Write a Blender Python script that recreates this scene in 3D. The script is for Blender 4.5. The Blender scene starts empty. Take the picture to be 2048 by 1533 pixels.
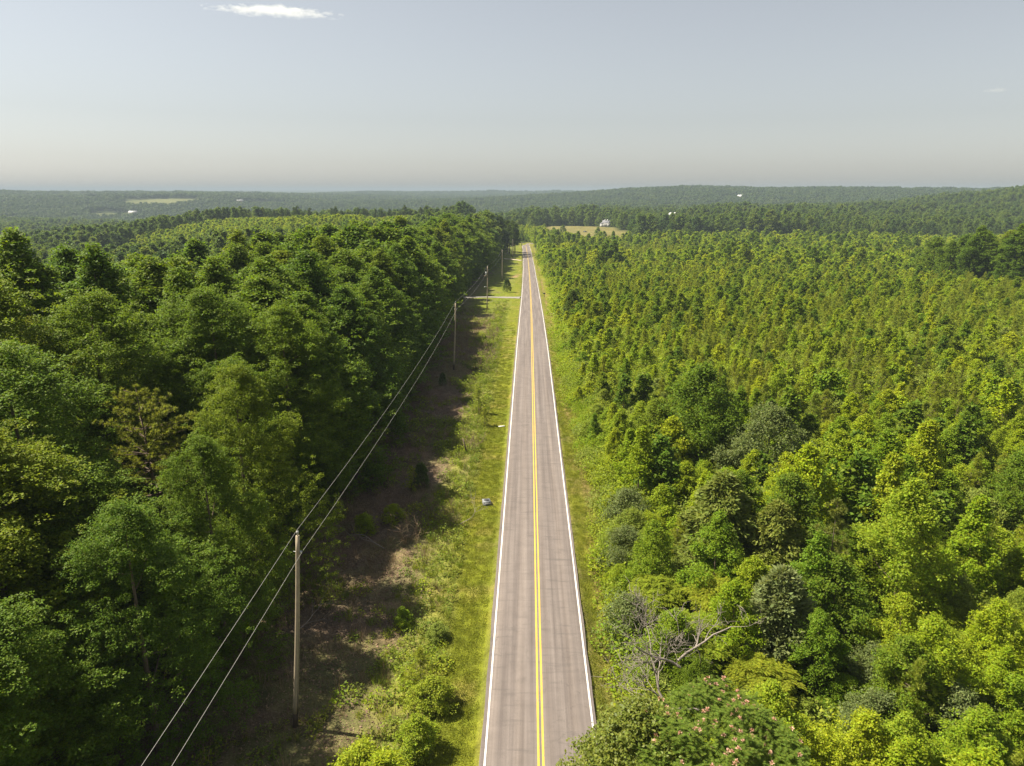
import bpy, math, random
import numpy as np
from mathutils import Vector, Matrix

RAD = math.radians
rng = np.random.default_rng(7)
random.seed(7)
SC = bpy.context.scene
COL = SC.collection

# ------------------------------------------------------------------ camera
CAM = (-0.78, 0.0, 28.0)
PITCH, YAW = 15.18, 1.325
cd = bpy.data.cameras.new("camera")
cam = bpy.data.objects.new("camera", cd)
COL.objects.link(cam)
cam.location = CAM
cam.rotation_euler = (RAD(90 - PITCH), 0, RAD(YAW))
cd.sensor_width = 36.0
cd.lens = 36.0 * 1419 / 2048
cd.clip_start = 0.5
cd.clip_end = 80000
SC.camera = cam

# ------------------------------------------------------------------ light
SUN_EL, SUN_AZ = 55.0, -80.0          # azimuth measured from +Y towards +X
SUN_STRENGTH, SKY_STRENGTH, EXPOSURE = 5.0, 0.050, 1.24
w = bpy.data.worlds.new("World")
SC.world = w
w.use_nodes = True
wn, wl = w.node_tree.nodes, w.node_tree.links
bg = wn["Background"]
sky = wn.new("ShaderNodeTexSky")
sky.sky_type = 'NISHITA'
sky.sun_disc = False
sky.sun_elevation = RAD(SUN_EL)
sky.sun_rotation = RAD(SUN_AZ)
sky.altitude = 250
sky.air_density = 1.15
sky.dust_density = 1.1
sky.ozone_density = 1.0
hs = wn.new("ShaderNodeHueSaturation")
hs.inputs["Saturation"].default_value = 0.36
wl.new(sky.outputs[0], hs.inputs["Color"])
wl.new(hs.outputs[0], bg.inputs[0])
bg.inputs[1].default_value = SKY_STRENGTH

sl = bpy.data.lights.new("sun", 'SUN')
sl.energy = SUN_STRENGTH
sl.angle = RAD(0.55)
sl.color = (1.0, 0.92, 0.76)
sun = bpy.data.objects.new("sun", sl)
COL.objects.link(sun)
sd = Vector((math.sin(RAD(SUN_AZ)) * math.cos(RAD(SUN_EL)), math.cos(RAD(SUN_AZ)) * math.cos(RAD(SUN_EL)), math.sin(RAD(SUN_EL))))
sun.rotation_euler = sd.to_track_quat('Z', 'Y').to_euler()
sun.location = sd * 200

vs = SC.view_settings
vs.view_transform = 'Standard'
vs.look = 'None'
vs.exposure = EXPOSURE
vs.gamma = 1.0
vs.use_curve_mapping = False
cy = SC.cycles
cy.max_bounces = 6
cy.diffuse_bounces = 3
cy.glossy_bounces = 2
cy.transmission_bounces = 4
cy.volume_bounces = 2
cy.transparent_max_bounces = 8
cy.caustics_reflective = False
cy.caustics_refractive = False
cy.sample_clamp_indirect = 4.0

# ------------------------------------------------------------------ helpers
def link(o, parent=None):
    COL.objects.link(o)
    if parent is not None:
        o.parent = parent
    return o

def tag(o, label=None, cat=None, group=None, kind=None):
    if label: o["label"] = label
    if cat: o["category"] = cat
    if group: o["group"] = group
    if kind: o["kind"] = kind
    return o

def empty(name, loc, rz=0.0):
    o = bpy.data.objects.new(name, None)
    o.empty_display_size = 0.3
    o.location = loc
    o.rotation_euler = (0, 0, rz)
    return link(o)

def mesh_np(name, V, quads=None, tris=None, mat=None, smooth=False):
    V = np.asarray(V, dtype=np.float32).reshape(-1, 3)
    me = bpy.data.meshes.new(name)
    me.vertices.add(len(V))
    me.vertices.foreach_set("co", V.ravel())
    loops, starts, tot = [], [], 0
    if quads is not None and len(quads):
        q = np.asarray(quads, dtype=np.int32).reshape(-1, 4)
        loops.append(q.ravel()); starts.append(np.arange(len(q), dtype=np.int32) * 4 + tot); tot += q.size
    if tris is not None and len(tris):
        t = np.asarray(tris, dtype=np.int32).reshape(-1, 3)
        loops.append(t.ravel()); starts.append(np.arange(len(t), dtype=np.int32) * 3 + tot); tot += t.size
    L = np.concatenate(loops); S = np.concatenate(starts)
    me.loops.add(len(L)); me.loops.foreach_set("vertex_index", L)
    me.polygons.add(len(S)); me.polygons.foreach_set("loop_start", S)
    if smooth:
        me.polygons.foreach_set("use_smooth", np.ones(len(S), dtype=bool))
    me.update(calc_edges=True)
    if mat: me.materials.append(mat)
    return me

class MB:
    """collects simple solids into one mesh"""
    def __init__(s): s.v, s.q, s.t, s.n = [], [], [], 0
    def add(s, V, Q=(), T=()):
        V = np.asarray(V, float).reshape(-1, 3)
        if len(Q): s.q.append(np.asarray(Q, int).reshape(-1, 4) + s.n)
        if len(T): s.t.append(np.asarray(T, int).reshape(-1, 3) + s.n)
        s.v.append(V); s.n += len(V)
    def box(s, x0, x1, y0, y1, z0, z1):
        s.add([(x0,y0,z0),(x1,y0,z0),(x1,y1,z0),(x0,y1,z0),(x0,y0,z1),(x1,y0,z1),(x1,y1,z1),(x0,y1,z1)],
              [(0,3,2,1),(4,5,6,7),(0,1,5,4),(1,2,6,5),(2,3,7,6),(3,0,4,7)])
    def prism_roof(s, x0, x1, y0, y1, z0, z1, over=0.3):
        x0 -= over; x1 += over; y0 -= over; y1 += over; ym = (y0 + y1) / 2; t = 0.18
        s.add([(x0,y0,z0),(x1,y0,z0),(x1,y1,z0),(x0,y1,z0),(x0,ym,z1),(x1,ym,z1),
               (x0,y0,z0-t),(x1,y0,z0-t),(x1,y1,z0-t),(x0,y1,z0-t)],
              [(0,1,5,4),(2,3,4,5),(6,7,1,0),(8,9,3,2),(6,9,8,7),(7,8,2,1),(9,6,0,3)], [(0,4,3),(1,2,5)])
    def tube(s, pts, rad, n=6, cap=True):
        pts = np.asarray(pts, float); m = len(pts)
        rad = np.broadcast_to(np.asarray(rad, float), (m,))
        tan = np.gradient(pts, axis=0); tan /= np.linalg.norm(tan, axis=1)[:, None] + 1e-9
        ref = np.where(np.abs(tan[:, 2:3]) > 0.9, np.array([[1., 0, 0]]), np.array([[0, 0, 1.]]))
        a = np.cross(tan, ref); a /= np.linalg.norm(a, axis=1)[:, None] + 1e-9
        b = np.cross(tan, a)
        th = np.linspace(0, 2 * np.pi, n, endpoint=False)
        V = pts[:, None] + rad[:, None, None] * (np.cos(th)[None, :, None] * a[:, None] + np.sin(th)[None, :, None] * b[:, None])
        i = np.arange(m - 1)[:, None] * n; j = np.arange(n)[None]; k = (j + 1) % n
        Q = np.stack([i + j, i + k, i + n + k, i + n + j], -1).reshape(-1, 4)
        V = V.reshape(-1, 3); T = []
        if cap:
            V = np.vstack([V, pts[0], pts[-1]])
            for jj in range(n):
                T.append((m * n, (jj + 1) % n, jj)); T.append((m * n + 1, (m - 1) * n + jj, (m - 1) * n + (jj + 1) % n))
        s.add(V, Q, T)
    def lathe(s, prof, n=16, c=(0, 0, 0)):
        th = np.linspace(0, 2 * np.pi, n, endpoint=False)
        V = [(c[0] + r * math.cos(t), c[1] + r * math.sin(t), c[2] + z) for r, z in prof for t in th]
        Q = [(i*n+j, i*n+(j+1) % n, (i+1)*n+(j+1) % n, (i+1)*n+j) for i in range(len(prof)-1) for j in range(n)]
        s.add(V, Q)
    def mesh(s, name, mat, smooth=False):
        return mesh_np(name, np.vstack(s.v), np.vstack(s.q) if s.q else None, np.vstack(s.t) if s.t else None, mat, smooth)
    def build(s, name, mat, parent=None, loc=(0, 0, 0), rz=0.0, smooth=False):
        o = bpy.data.objects.new(name, s.mesh(name, mat, smooth))
        o.location = loc; o.rotation_euler = (0, 0, rz)
        return link(o, parent)

def hash2(ix, iy, seed):
    h = (ix.astype(np.int64) * 374761393 + iy.astype(np.int64) * 668265263 + seed * 1442695041) & 0xFFFFFFFF
    h = ((h ^ (h >> 13)) * 1274126177) & 0xFFFFFFFF
    return ((h ^ (h >> 16)) & 0xFFFF) / 65535.0

def vnoise(x, y, seed=0):
    x = np.asarray(x, float); y = np.asarray(y, float)
    ix = np.floor(x); iy = np.floor(y); fx = x - ix; fy = y - iy
    fx = fx * fx * (3 - 2 * fx); fy = fy * fy * (3 - 2 * fy)
    a = hash2(ix, iy, seed); b = hash2(ix + 1, iy, seed); c = hash2(ix, iy + 1, seed); d = hash2(ix + 1, iy + 1, seed)
    return (a * (1 - fx) + b * fx) * (1 - fy) + (c * (1 - fx) + d * fx) * fy

def fbm(x, y, seed=0, o=4):
    s = 0; a = 0.5; t = 0
    for k in range(o):
        s = s + a * vnoise(x * 2 ** k, y * 2 ** k, seed + 17 * k); t += a; a *= 0.5
    return s / t

def sstep(a, b, x):
    t = np.clip((np.asarray(x, float) - a) / (b - a), 0, 1)
    return t * t * (3 - 2 * t)

# ------------------------------------------------------------------ terrain
_ky = np.array([-4000, -200, 0, 125, 172, 193, 252, 305, 349, 423, 530, 590, 700, 850, 1000, 1300, 30000], float)
_kz = np.array([0, 0, 0, -0.1, -1.8, -3, -6.0, -8.2, -9.6, -11.6, -14, -15.3, -17, -17, -19, -25, -25], float)
_ty = np.arange(-400, 2400, 1.0)
_tz = np.interp(_ty, _ky, _kz)
_k = np.hanning(41); _k /= _k.sum()
_tz = np.convolve(np.pad(_tz, 20, mode='edge'), _k, mode='valid')
def zroad(y): return np.interp(y, _ty, _tz)
def xroad(y):
    y = np.asarray(y, float)
    return -2.3 * np.clip((y - 180) / 350, 0, None) ** 2

_cp = np.array([
    (0, -100, 0), (0, 0, 0), (0, 60, 0), (0, 120, 0), (0, 180, 0), (0, 250, 0), (0, 320, 0), (0, 400, 0), (0, 480, 0), (0, 560, 0), (0, 640, 0),
    (-18, 40, -0.4), (-18, 120, 0), (-18, 250, 0.6), (-18, 400, 1.2), (10, 40, -0.5), (10, 120, -0.5), (10, 250, -0.3), (10, 400, 0),
    (-50, 40, -1.0), (-50, 150, 0.5), (-45, 300, 3.2), (-45, 450, 4.8), (-60, 560, 8),
    (-72, 90, -4.5), (-100, 150, -11), (-120, 60, -12), (-110, 235, -7), (-180, 250, -11), (-112, 320, 1), (-85, 330, 2.5), (-150, 420, 6), (-150, 550, 17), (-90, 640, 16), (-220, 620, 14),
    (-250, 400, -9), (-260, 250, -14), (-250, 100, -14), (-420, 420, -12), (-420, 700, -24), (-700, 500, -32), (-700, 900, -32), (-350, 1000, -22), (60, 860, 4.5), (60, 690, -0.6), (120, 870, 4),
    (50, 40, -1), (50, 150, 0), (80, 300, 0.6), (100, 500, 0), (100, 100, -1.2), (150, 240, 1.5), (250, 250, 0), (250, 500, 0), (60, 770, 1.6), (100, 900, 0),
    (300, 800, 1), (500, 500, -2), (500, 900, -4), (-60, 900, -3), (200, 80, -4), (400, 150, -5)], float)
_bumps = [(1350, 1560, 300, 36), (800, 2400, 480, 26), (800, 1180, 250, 24), (1050, 1300, 240, 22), (-60, 2100, 420, 14), (-900, 1450, 480, -26), (-1100, 1800, 260, -12), (-1180, 2450, 330, 24), (300, 2700, 350, 20), (-900, 2750, 480, 13), (-1750, 3000, 500, 14),
          (1900, 2600, 600, 30), (-2600, 3300, 700, 18), (-600, 5200, 800, 20), (900, 5000, 900, 22), (-400, 1750, 300, -6), (2400, 4200, 900, 26)]
def terrain(x, y):
    x = np.asarray(x, float); y = np.asarray(y, float)
    sh = np.broadcast(x, y).shape
    x = np.broadcast_to(x, sh).ravel(); y = np.broadcast_to(y, sh).ravel()
    num = np.zeros(x.shape); den = np.zeros(x.shape)
    for cx, cyy, d in _cp:
        r2 = (x - cx) ** 2 + (y - cyy) ** 2
        wgt = 1.0 / (r2 + 64.0) ** 1.6
        num += wgt * d; den += wgt
    near = zroad(y) + num / den
    off = np.abs(x - xroad(y))
    near = near + sstep(12, 60, off) * 2.6 * (fbm(x / 70, y / 70, 3) - 0.5)
    near = near + sstep(3.4, 9, off) * 0.5 * (fbm(x / 9, y / 9, 5) - 0.5) - 0.25 * np.exp(-((off - 5.0) / 1.0) ** 2) * (x > 0)
    flat = sstep(3.6, 3.0, off) * (y < 720)
    near = near * (1 - flat) + zroad(y) * flat
    r = np.hypot(x, y)
    far = -27 + 5 * sstep(2500, 6000, r) + 17 * sstep(5500, 9000, r) + 24 * sstep(9000, 11500, r) + (58 - 8 * sstep(5000, 9000, r)) * (fbm(x / 900 + 9.3, y / 900 + 4.1, 11) - 0.5)
    for bx, by, s, h in _bumps:
        far = far + h * np.exp(-((x - bx) ** 2 + (y - by) ** 2) / (2 * s * s))
    m = sstep(800, 1350, r)
    return (near * (1 - m) + far * m).reshape(sh)
def T1(x, y): return float(terrain(np.array([x]), np.array([y]))[0])

FIELDS = [  # x, y, rx, ry, rot  (open ground: no trees)
    (60, 782, 46, 112, 0.05), (-1135, 2240, 105, 150, -0.2), (-1100, 1905, 72, 58, 0.1), (-830, 2360, 60, 60, 0.0), (-900, 2330, 50, 40, 0.0),
    (-25, 668, 26, 34, 0.0)]
def field_mask(x, y, grow=0.0):
    m = np.zeros(np.broadcast(x, y).shape)
    for fx, fy, rx, ry, a in FIELDS:
        ca, sa = math.cos(a), math.sin(a)
        u = ((x - fx) * ca + (y - fy) * sa) / (rx + grow); v = (-(x - fx) * sa + (y - fy) * ca) / (ry + grow)
        d = u * u + v * v + (0.9 if fx > 0 else 0.4) * (fbm(x / 22, y / 22, 21) - 0.5)
        m = np.maximum(m, sstep(1.12, 0.92, d))
    return m
def driveway1(x, y):   # gravel drive, left, y about 222
    return (np.abs(y - (221.5 + 0.02 * (x + 3) + 0.012 * (x + 3) ** 2)) < 2.1 + 0.25 * (x > -5)) & (x < -3.0) & (x > -60)
def driveway2(x, y):
    return (np.abs(y - (412 - 0.5 * (x + 3))) < 2.6) & (x < -4.2) & (x > -40)

# ------------------------------------------------------------------ materials
def nm(name):
    m = bpy.data.materials.new(name); m.use_nodes = True
    nt = m.node_tree; nt.nodes.clear()
    out = nt.nodes.new("ShaderNodeOutputMaterial")
    return m, nt.nodes, nt.links, out

def mixrgb(n, l, fac, a, b, mode='MIX'):
    x = n.new("ShaderNodeMix"); x.data_type = 'RGBA'; x.blend_type = mode
    if isinstance(fac, (int, float)): x.inputs[0].default_value = fac
    else: l.new(fac, x.inputs[0])
    for i, c in ((6, a), (7, b)):
        if isinstance(c, tuple): x.inputs[i].default_value = (*c, 1)
        else: l.new(c, x.inputs[i])
    return x.outputs[2]

def noise(n, l, scale, detail=4, coord=None, rough=0.55, vec_scale=None):
    t = n.new("ShaderNodeTexNoise"); t.inputs["Scale"].default_value = scale; t.inputs["Detail"].default_value = detail
    t.inputs["Roughness"].default_value = rough
    if coord is not None:
        if vec_scale:
            mp = n.new("ShaderNodeMapping"); mp.inputs["Scale"].default_value = vec_scale
            l.new(coord, mp.inputs[0]); coord = mp.outputs[0]
        l.new(coord, t.inputs["Vector"])
    return t.outputs["Fac"]

def ramp(n, l, fac, a, b, ca=(0, 0, 0), cb=(1, 1, 1)):
    r = n.new("ShaderNodeValToRGB")
    r.color_ramp.elements[0].position = a; r.color_ramp.elements[1].position = b
    r.color_ramp.elements[0].color = (*ca, 1); r.color_ramp.elements[1].color = (*cb, 1)
    l.new(fac, r.inputs[0])
    return r.outputs[0]

def bump(n, l, h, strength, dist):
    b = n.new("ShaderNodeBump"); b.inputs["Strength"].default_value = strength; b.inputs["Distance"].default_value = dist
    l.new(h, b.inputs["Height"]); return b.outputs[0]

def simple(name, col, rough=0.8, var=0.25, scale=3.0, spec=0.3, metal=0.0):
    m, n, l, out = nm(name)
    p = n.new("ShaderNodeBsdfPrincipled")
    tc = n.new("ShaderNodeTexCoord")
    f = noise(n, l, scale, 5, tc.outputs["Object"])
    c2 = tuple(c * (1 - var) for c in col); c1 = tuple(min(1, c * (1 + var)) for c in col)
    l.new(mixrgb(n, l, f, c2, c1), p.inputs["Base Color"])
    p.inputs["Roughness"].default_value = rough; p.inputs["Specular IOR Level"].default_value = spec; p.inputs["Metallic"].default_value = metal
    l.new(p.outputs[0], out.inputs[0])
    return m

def leafmat(name, cols, trans=0.42, tcol=1.5, rough=0.55, spec=0.13, valvar=0.38):
    """cols: three foliage colours picked between trees; leaves vary inside one tree"""
    m, n, l, out = nm(name)
    oi = n.new("ShaderNodeObjectInfo"); geo = n.new("ShaderNodeNewGeometry")
    r1 = n.new("ShaderNodeValToRGB")
    e = r1.color_ramp.elements
    e[0].position = 0.0; e[0].color = (*cols[0], 1)
    e[1].position = 1.0; e[1].color = (*cols[-1], 1)
    for k in range(1, len(cols) - 1):
        q = e.new(k / (len(cols) - 1)); q.color = (*cols[k], 1)
    l.new(oi.outputs["Random"], r1.inputs[0])
    mr = n.new("ShaderNodeMapRange"); mr.inputs[3].default_value = 1 - valvar; mr.inputs[4].default_value = 1 + valvar
    l.new(geo.outputs["Random Per Island"], mr.inputs[0])
    hv = n.new("ShaderNodeHueSaturation")
    l.new(r1.outputs[0], hv.inputs["Color"]); l.new(mr.outputs[0], hv.inputs["Value"])
    mh = n.new("ShaderNodeMapRange"); mh.inputs[3].default_value = 0.478; mh.inputs[4].default_value = 0.515
    mul = n.new("ShaderNodeMath"); mul.operation = 'MULTIPLY'; mul.inputs[1].default_value = 7.13
    fr = n.new("ShaderNodeMath"); fr.operation = 'FRACT'
    l.new(geo.outputs["Random Per Island"], mul.inputs[0]); l.new(mul.outputs[0], fr.inputs[0]); l.new(fr.outputs[0], mh.inputs[0])
    l.new(mh.outputs[0], hv.inputs["Hue"])
    p = n.new("ShaderNodeBsdfPrincipled")
    l.new(hv.outputs[0], p.inputs["Base Color"]); p.inputs["Roughness"].default_value = rough; p.inputs["Specular IOR Level"].default_value = spec
    t = n.new("ShaderNodeBsdfTranslucent")
    tc = mixrgb(n, l, 1.0, hv.outputs[0], (tcol * 1.02, tcol, tcol * 0.5), 'MULTIPLY')
    l.new(tc, t.inputs[0])
    mx = n.new("ShaderNodeMixShader"); mx.inputs[0].default_value = trans
    l.new(p.outputs[0], mx.inputs[1]); l.new(t.outputs[0], mx.inputs[2]); l.new(mx.outputs[0], out.inputs[0])
    return m

M = {}
M['forest'] = leafmat("forest_leaves", [(0.078, 0.136, 0.013), (0.122, 0.180, 0.013), (0.090, 0.154, 0.015), (0.150, 0.194, 0.013)], trans=0.38, tcol=1.7)
M['young'] = leafmat("young_leaves", [(0.175, 0.260, 0.012), (0.245, 0.310, 0.012), (0.122, 0.205, 0.014), (0.285, 0.325, 0.014), (0.158, 0.240, 0.016)], trans=0.38, tcol=1.6)
M['shrub'] = leafmat("shrub_leaves", [(0.162, 0.242, 0.015), (0.245, 0.296, 0.014), (0.180, 0.225, 0.045), (0.210, 0.276, 0.014)], trans=0.38, tcol=1.6)
M['olive'] = leafmat("grey_green_leaves", [(0.130, 0.165, 0.052), (0.122, 0.155, 0.042)], trans=0.35, spec=0.2)
M['poplar'] = leafmat("yellow_green_leaves", [(0.255, 0.325, 0.022), (0.235, 0.310, 0.024)], trans=0.5, tcol=1.6)
M['overhang'] = leafmat("glossy_roadside_leaves", [(0.165, 0.200, 0.030), (0.165, 0.200, 0.030)], trans=0.45, spec=0.3, rough=0.5)
M['mimosa'] = leafmat("feathery_leaves", [(0.120, 0.175, 0.024), (0.120, 0.175, 0.024)], trans=0.45)
M['sumac'] = leafmat("pinnate_leaves", [(0.190, 0.255, 0.022), (0.230, 0.260, 0.022)], trans=0.48)
M['pine'] = leafmat("pine_needles", [(0.235, 0.285, 0.036), (0.275, 0.305, 0.036), (0.200, 0.260, 0.040)], trans=0.38, valvar=0.3)
M['dpine'] = leafmat("dark_pine_needles", [(0.075, 0.118, 0.030), (0.095, 0.135, 0.030)], trans=0.32, valvar=0.3)
M['cedar'] = leafmat("cedar_sprays", [(0.180, 0.205, 0.085), (0.165, 0.200, 0.070)], trans=0.35, valvar=0.3)
M['ocedar'] = leafmat("olive_cedar_sprays", [(0.165, 0.195, 0.034), (0.150, 0.185, 0.034)], trans=0.3, valvar=0.3)
M['far'] = leafmat("woodland_leaves", [(0.072, 0.125, 0.024), (0.125, 0.180, 0.026), (0.060, 0.106, 0.030), (0.145, 0.188, 0.026)], trans=0.42, valvar=0.3)
M['lpine'] = leafmat("pale_pine_needles", [(0.210, 0.235, 0.045), (0.185, 0.215, 0.045)], trans=0.35, valvar=0.3)
M['distant'] = leafmat("distant_wood_leaves", [(0.040, 0.074, 0.022), (0.066, 0.104, 0.024), (0.034, 0.062, 0.026), (0.080, 0.112, 0.024)], trans=0.35, valvar=0.3)
M['grass'] = leafmat("grass_blades", [(0.150, 0.178, 0.018), (0.185, 0.200, 0.022), (0.130, 0.162, 0.016)], trans=0.4, valvar=0.25)
M['weed'] = leafmat("weed_leaves", [(0.150, 0.205, 0.026), (0.200, 0.225, 0.028), (0.110, 0.170, 0.022)], trans=0.42)
M['dry'] = leafmat("dry_stalks", [(0.22, 0.16, 0.105), (0.28, 0.21, 0.125), (0.18, 0.13, 0.09)], trans=0.1, valvar=0.3)
M['litter'] = leafmat("fallen_leaves", [(0.20, 0.130, 0.085), (0.15, 0.105, 0.070), (0.25, 0.165, 0.105)], trans=0.05, valvar=0.35)
M['bark'] = simple("bark", (0.14, 0.105, 0.075), 0.95, 0.4, 6)
M['pbark'] = simple("pine_bark", (0.13, 0.095, 0.072), 0.95, 0.4, 6)
M['dead'] = simple("weathered_dead_wood", (0.23, 0.195, 0.165), 0.9, 0.4, 5)
M['pole'] = simple("weathered_pole_wood", (0.33, 0.27, 0.19), 0.9, 0.3, 4)
M['polefoot'] = simple("creosoted_pole_foot", (0.07, 0.05, 0.035), 0.9, 0.3, 4)
M['steel'] = simple("galvanised_steel", (0.45, 0.46, 0.46), 0.5, 0.15, 8, 0.5, 0.6)
M['wire'] = simple("aluminium_wire", (0.30, 0.285, 0.265), 0.5, 0.1, 1, 0.5, 0.3)
M['porcelain'] = simple("porcelain", (0.42, 0.40, 0.38), 0.3, 0.1, 5, 0.5)
M['greybox'] = simple("grey_plastic", (0.20, 0.21, 0.22), 0.6, 0.15, 6)
M['darklid'] = simple("dark_lid", (0.05, 0.05, 0.055), 0.6, 0.2, 6)
M['black'] = simple("black_paint", (0.02, 0.02, 0.02), 0.5, 0.2, 6)
M['white'] = simple("white_siding", (0.50, 0.49, 0.47), 0.7, 0.05, 2)
M['metalroof'] = simple("white_metal_roof", (0.50, 0.50, 0.50), 0.45, 0.05, 1)
M['roof'] = simple("grey_shingles", (0.20, 0.20, 0.22), 0.9, 0.2, 3)
M['redroof'] = simple("faded_red_roof", (0.46, 0.28, 0.22), 0.8, 0.2, 2)
M['brick'] = simple("red_brick", (0.33, 0.17, 0.12), 0.9, 0.2, 4)
M['glass'] = simple("window_glass", (0.05, 0.06, 0.08), 0.1, 0.1, 1, 0.6)
M['pink'] = leafmat("pink_blossom", [(0.66, 0.42, 0.30), (0.62, 0.40, 0.30)], trans=0.25, tcol=1.0, valvar=0.15)
M['whitepaint'] = simple("litter_white", (0.75, 0.74, 0.72), 0.7, 0.1, 4)

def ground_material():
    m, n, l, out = nm("ground_cover")
    at = n.new("ShaderNodeAttribute"); at.attribute_name = "gcol"
    geo = n.new("ShaderNodeNewGeometry"); pos = geo.outputs["Position"]
    f1 = noise(n, l, 1.3, 6, pos, 0.65); f2 = noise(n, l, 9.0, 4, pos, 0.6); f3 = noise(n, l, 0.22, 3, pos)
    c = mixrgb(n, l, 1.0, at.outputs["Color"], ramp(n, l, f1, 0.3, 0.72, (0.62, 0.60, 0.62), (1.32, 1.30, 1.2)), 'MULTIPLY')
    c = mixrgb(n, l, 1.0, c, ramp(n, l, f2, 0.3, 0.7, (0.66, 0.66, 0.66), (1.3, 1.3, 1.3)), 'MULTIPLY')
    c = mixrgb(n, l, 1.0, c, ramp(n, l, f3, 0.35, 0.65, (0.88, 0.92, 0.9), (1.12, 1.06, 1.0)), 'MULTIPLY')
    p = n.new("ShaderNodeBsdfPrincipled"); p.inputs["Roughness"].default_value = 0.95; p.inputs["Specular IOR Level"].default_value = 0.1
    l.new(c, p.inputs["Base Color"])
    l.new(bump(n, l, f2, 0.8, 0.12), p.inputs["Normal"])
    l.new(p.outputs[0], out.inputs[0])
    return m
M['ground'] = ground_material()

def road_material():
    m, n, l, out = nm("worn_asphalt")
    geo = n.new("ShaderNodeNewGeometry"); pos = geo.outputs["Position"]
    uv = n.new("ShaderNodeUVMap"); sep = n.new("ShaderNodeSeparateXYZ"); l.new(uv.outputs[0], sep.inputs[0])
    grain = noise(n, l, 28, 3, pos, 0.7); mid = noise(n, l, 0.9, 5, pos, 0.6)
    streak = noise(n, l, 1.0, 4, pos, 0.6, (2.6, 0.035, 1)); cross = noise(n, l, 1.0, 4, pos, 0.65, (0.35, 2.6, 1)); big = noise(n, l, 0.045, 2, pos)
    c = mixrgb(n, l, ramp(n, l, streak, 0.32, 0.68), (0.118, 0.098, 0.090), (0.200, 0.169, 0.153))
    c = mixrgb(n, l, 1.0, c, ramp(n, l, grain, 0.25, 0.75, (0.78, 0.78, 0.78), (1.2, 1.2, 1.2)), 'MULTIPLY')
    c = mixrgb(n, l, 1.0, c, ramp(n, l, mid, 0.3, 0.7, (0.90, 0.90, 0.90), (1.07, 1.07, 1.07)), 'MULTIPLY')
    # wheel-path wear bands from the across-road coordinate
    wp = n.new("ShaderNodeMath"); wp.operation = 'SINE'
    mu = n.new("ShaderNodeMath"); mu.operation = 'MULTIPLY'; mu.inputs[1].default_value = 4.2
    l.new(sep.outputs[0], mu.inputs[0]); l.new(mu.outputs[0], wp.inputs[0])
    c = mixrgb(n, l, 1.0, c, ramp(n, l, wp.outputs[0], 0.0, 1.0, (0.95, 0.95, 0.96), (1.05, 1.04, 1.03)), 'MULTIPLY')
    # dark transverse scuffs
    c = mixrgb(n, l, ramp(n, l, cross, 0.55, 0.74, (0, 0, 0), (0.6, 0.6, 0.6)), c, (0.085, 0.075, 0.071))
    st_ = noise(n, l, 1.0, 5, pos, 0.7, (0.9, 0.16, 1))
    c = mixrgb(n, l, ramp(n, l, st_, 0.62, 0.80, (0, 0, 0), (0.55, 0.55, 0.55)), c, (0.078, 0.068, 0.064))
    # thin cracks
    vo = n.new("ShaderNodeTexVoronoi"); vo.feature = 'DISTANCE_TO_EDGE'; vo.inputs["Scale"].default_value = 0.55; vo.inputs["Randomness"].default_value = 1
    dn = n.new("ShaderNodeTexNoise"); dn.inputs["Scale"].default_value = 1.7; dn.inputs["Detail"].default_value = 4; l.new(pos, dn.inputs["Vector"])
    va = n.new("ShaderNodeVectorMath"); va.operation = 'MULTIPLY_ADD'; va.inputs[1].default_value = (1.6, 1.6, 0)
    l.new(dn.outputs["Color"], va.inputs[0]); l.new(pos, va.inputs[2]); l.new(va.outputs[0], vo.inputs["Vector"])
    crack = ramp(n, l, vo.outputs["Distance"], 0.003, 0.014, (1, 1, 1), (0, 0, 0))
    msk = ramp(n, l, big, 0.5, 0.6, (0, 0, 0), (0.5, 0.5, 0.5))
    cm = mixrgb(n, l, 1.0, crack, msk, 'MULTIPLY')
    c = mixrgb(n, l, cm, c, (0.075, 0.068, 0.062))
    p = n.new("ShaderNodeBsdfPrincipled"); p.inputs["Roughness"].default_value = 0.85; p.inputs["Specular IOR Level"].default_value = 0.25
    l.new(c, p.inputs["Base Color"]); l.new(bump(n, l, grain, 0.4, 0.01), p.inputs["Normal"]); l.new(p.outputs[0], out.inputs[0])
    return m
M['road'] = road_material()

def paint_material(name, col, worn):
    m, n, l, out = nm(name)
    geo = n.new("ShaderNodeNewGeometry"); pos = geo.outputs["Position"]
    f = noise(n, l, 7, 5, pos, 0.7)
    c = mixrgb(n, l, ramp(n, l, f, 0.54, 0.70, (0, 0, 0), (worn, worn, worn)), col, (0.20, 0.18, 0.165))
    g = noise(n, l, 0.6, 3, pos)
    c = mixrgb(n, l, 1.0, c, ramp(n, l, g, 0.3, 0.7, (0.86, 0.86, 0.86), (1.06, 1.06, 1.06)), 'MULTIPLY')
    p = n.new("ShaderNodeBsdfPrincipled"); p.inputs["Roughness"].default_value = 0.7
    l.new(c, p.inputs["Base Color"]); l.new(p.outputs[0], out.inputs[0])
    return m
M['yellow'] = paint_material("yellow_road_paint", (0.54, 0.37, 0.05), 0.7)
M['wline'] = paint_material("white_road_paint", (0.66, 0.64, 0.60), 0.6)
M['gravel'] = simple("pale_gravel", (0.225, 0.205, 0.19), 0.95, 0.3, 2.5)
M['dirtroad'] = simple("pale_dirt", (0.42, 0.34, 0.25), 0.95, 0.25, 1.5)

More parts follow.
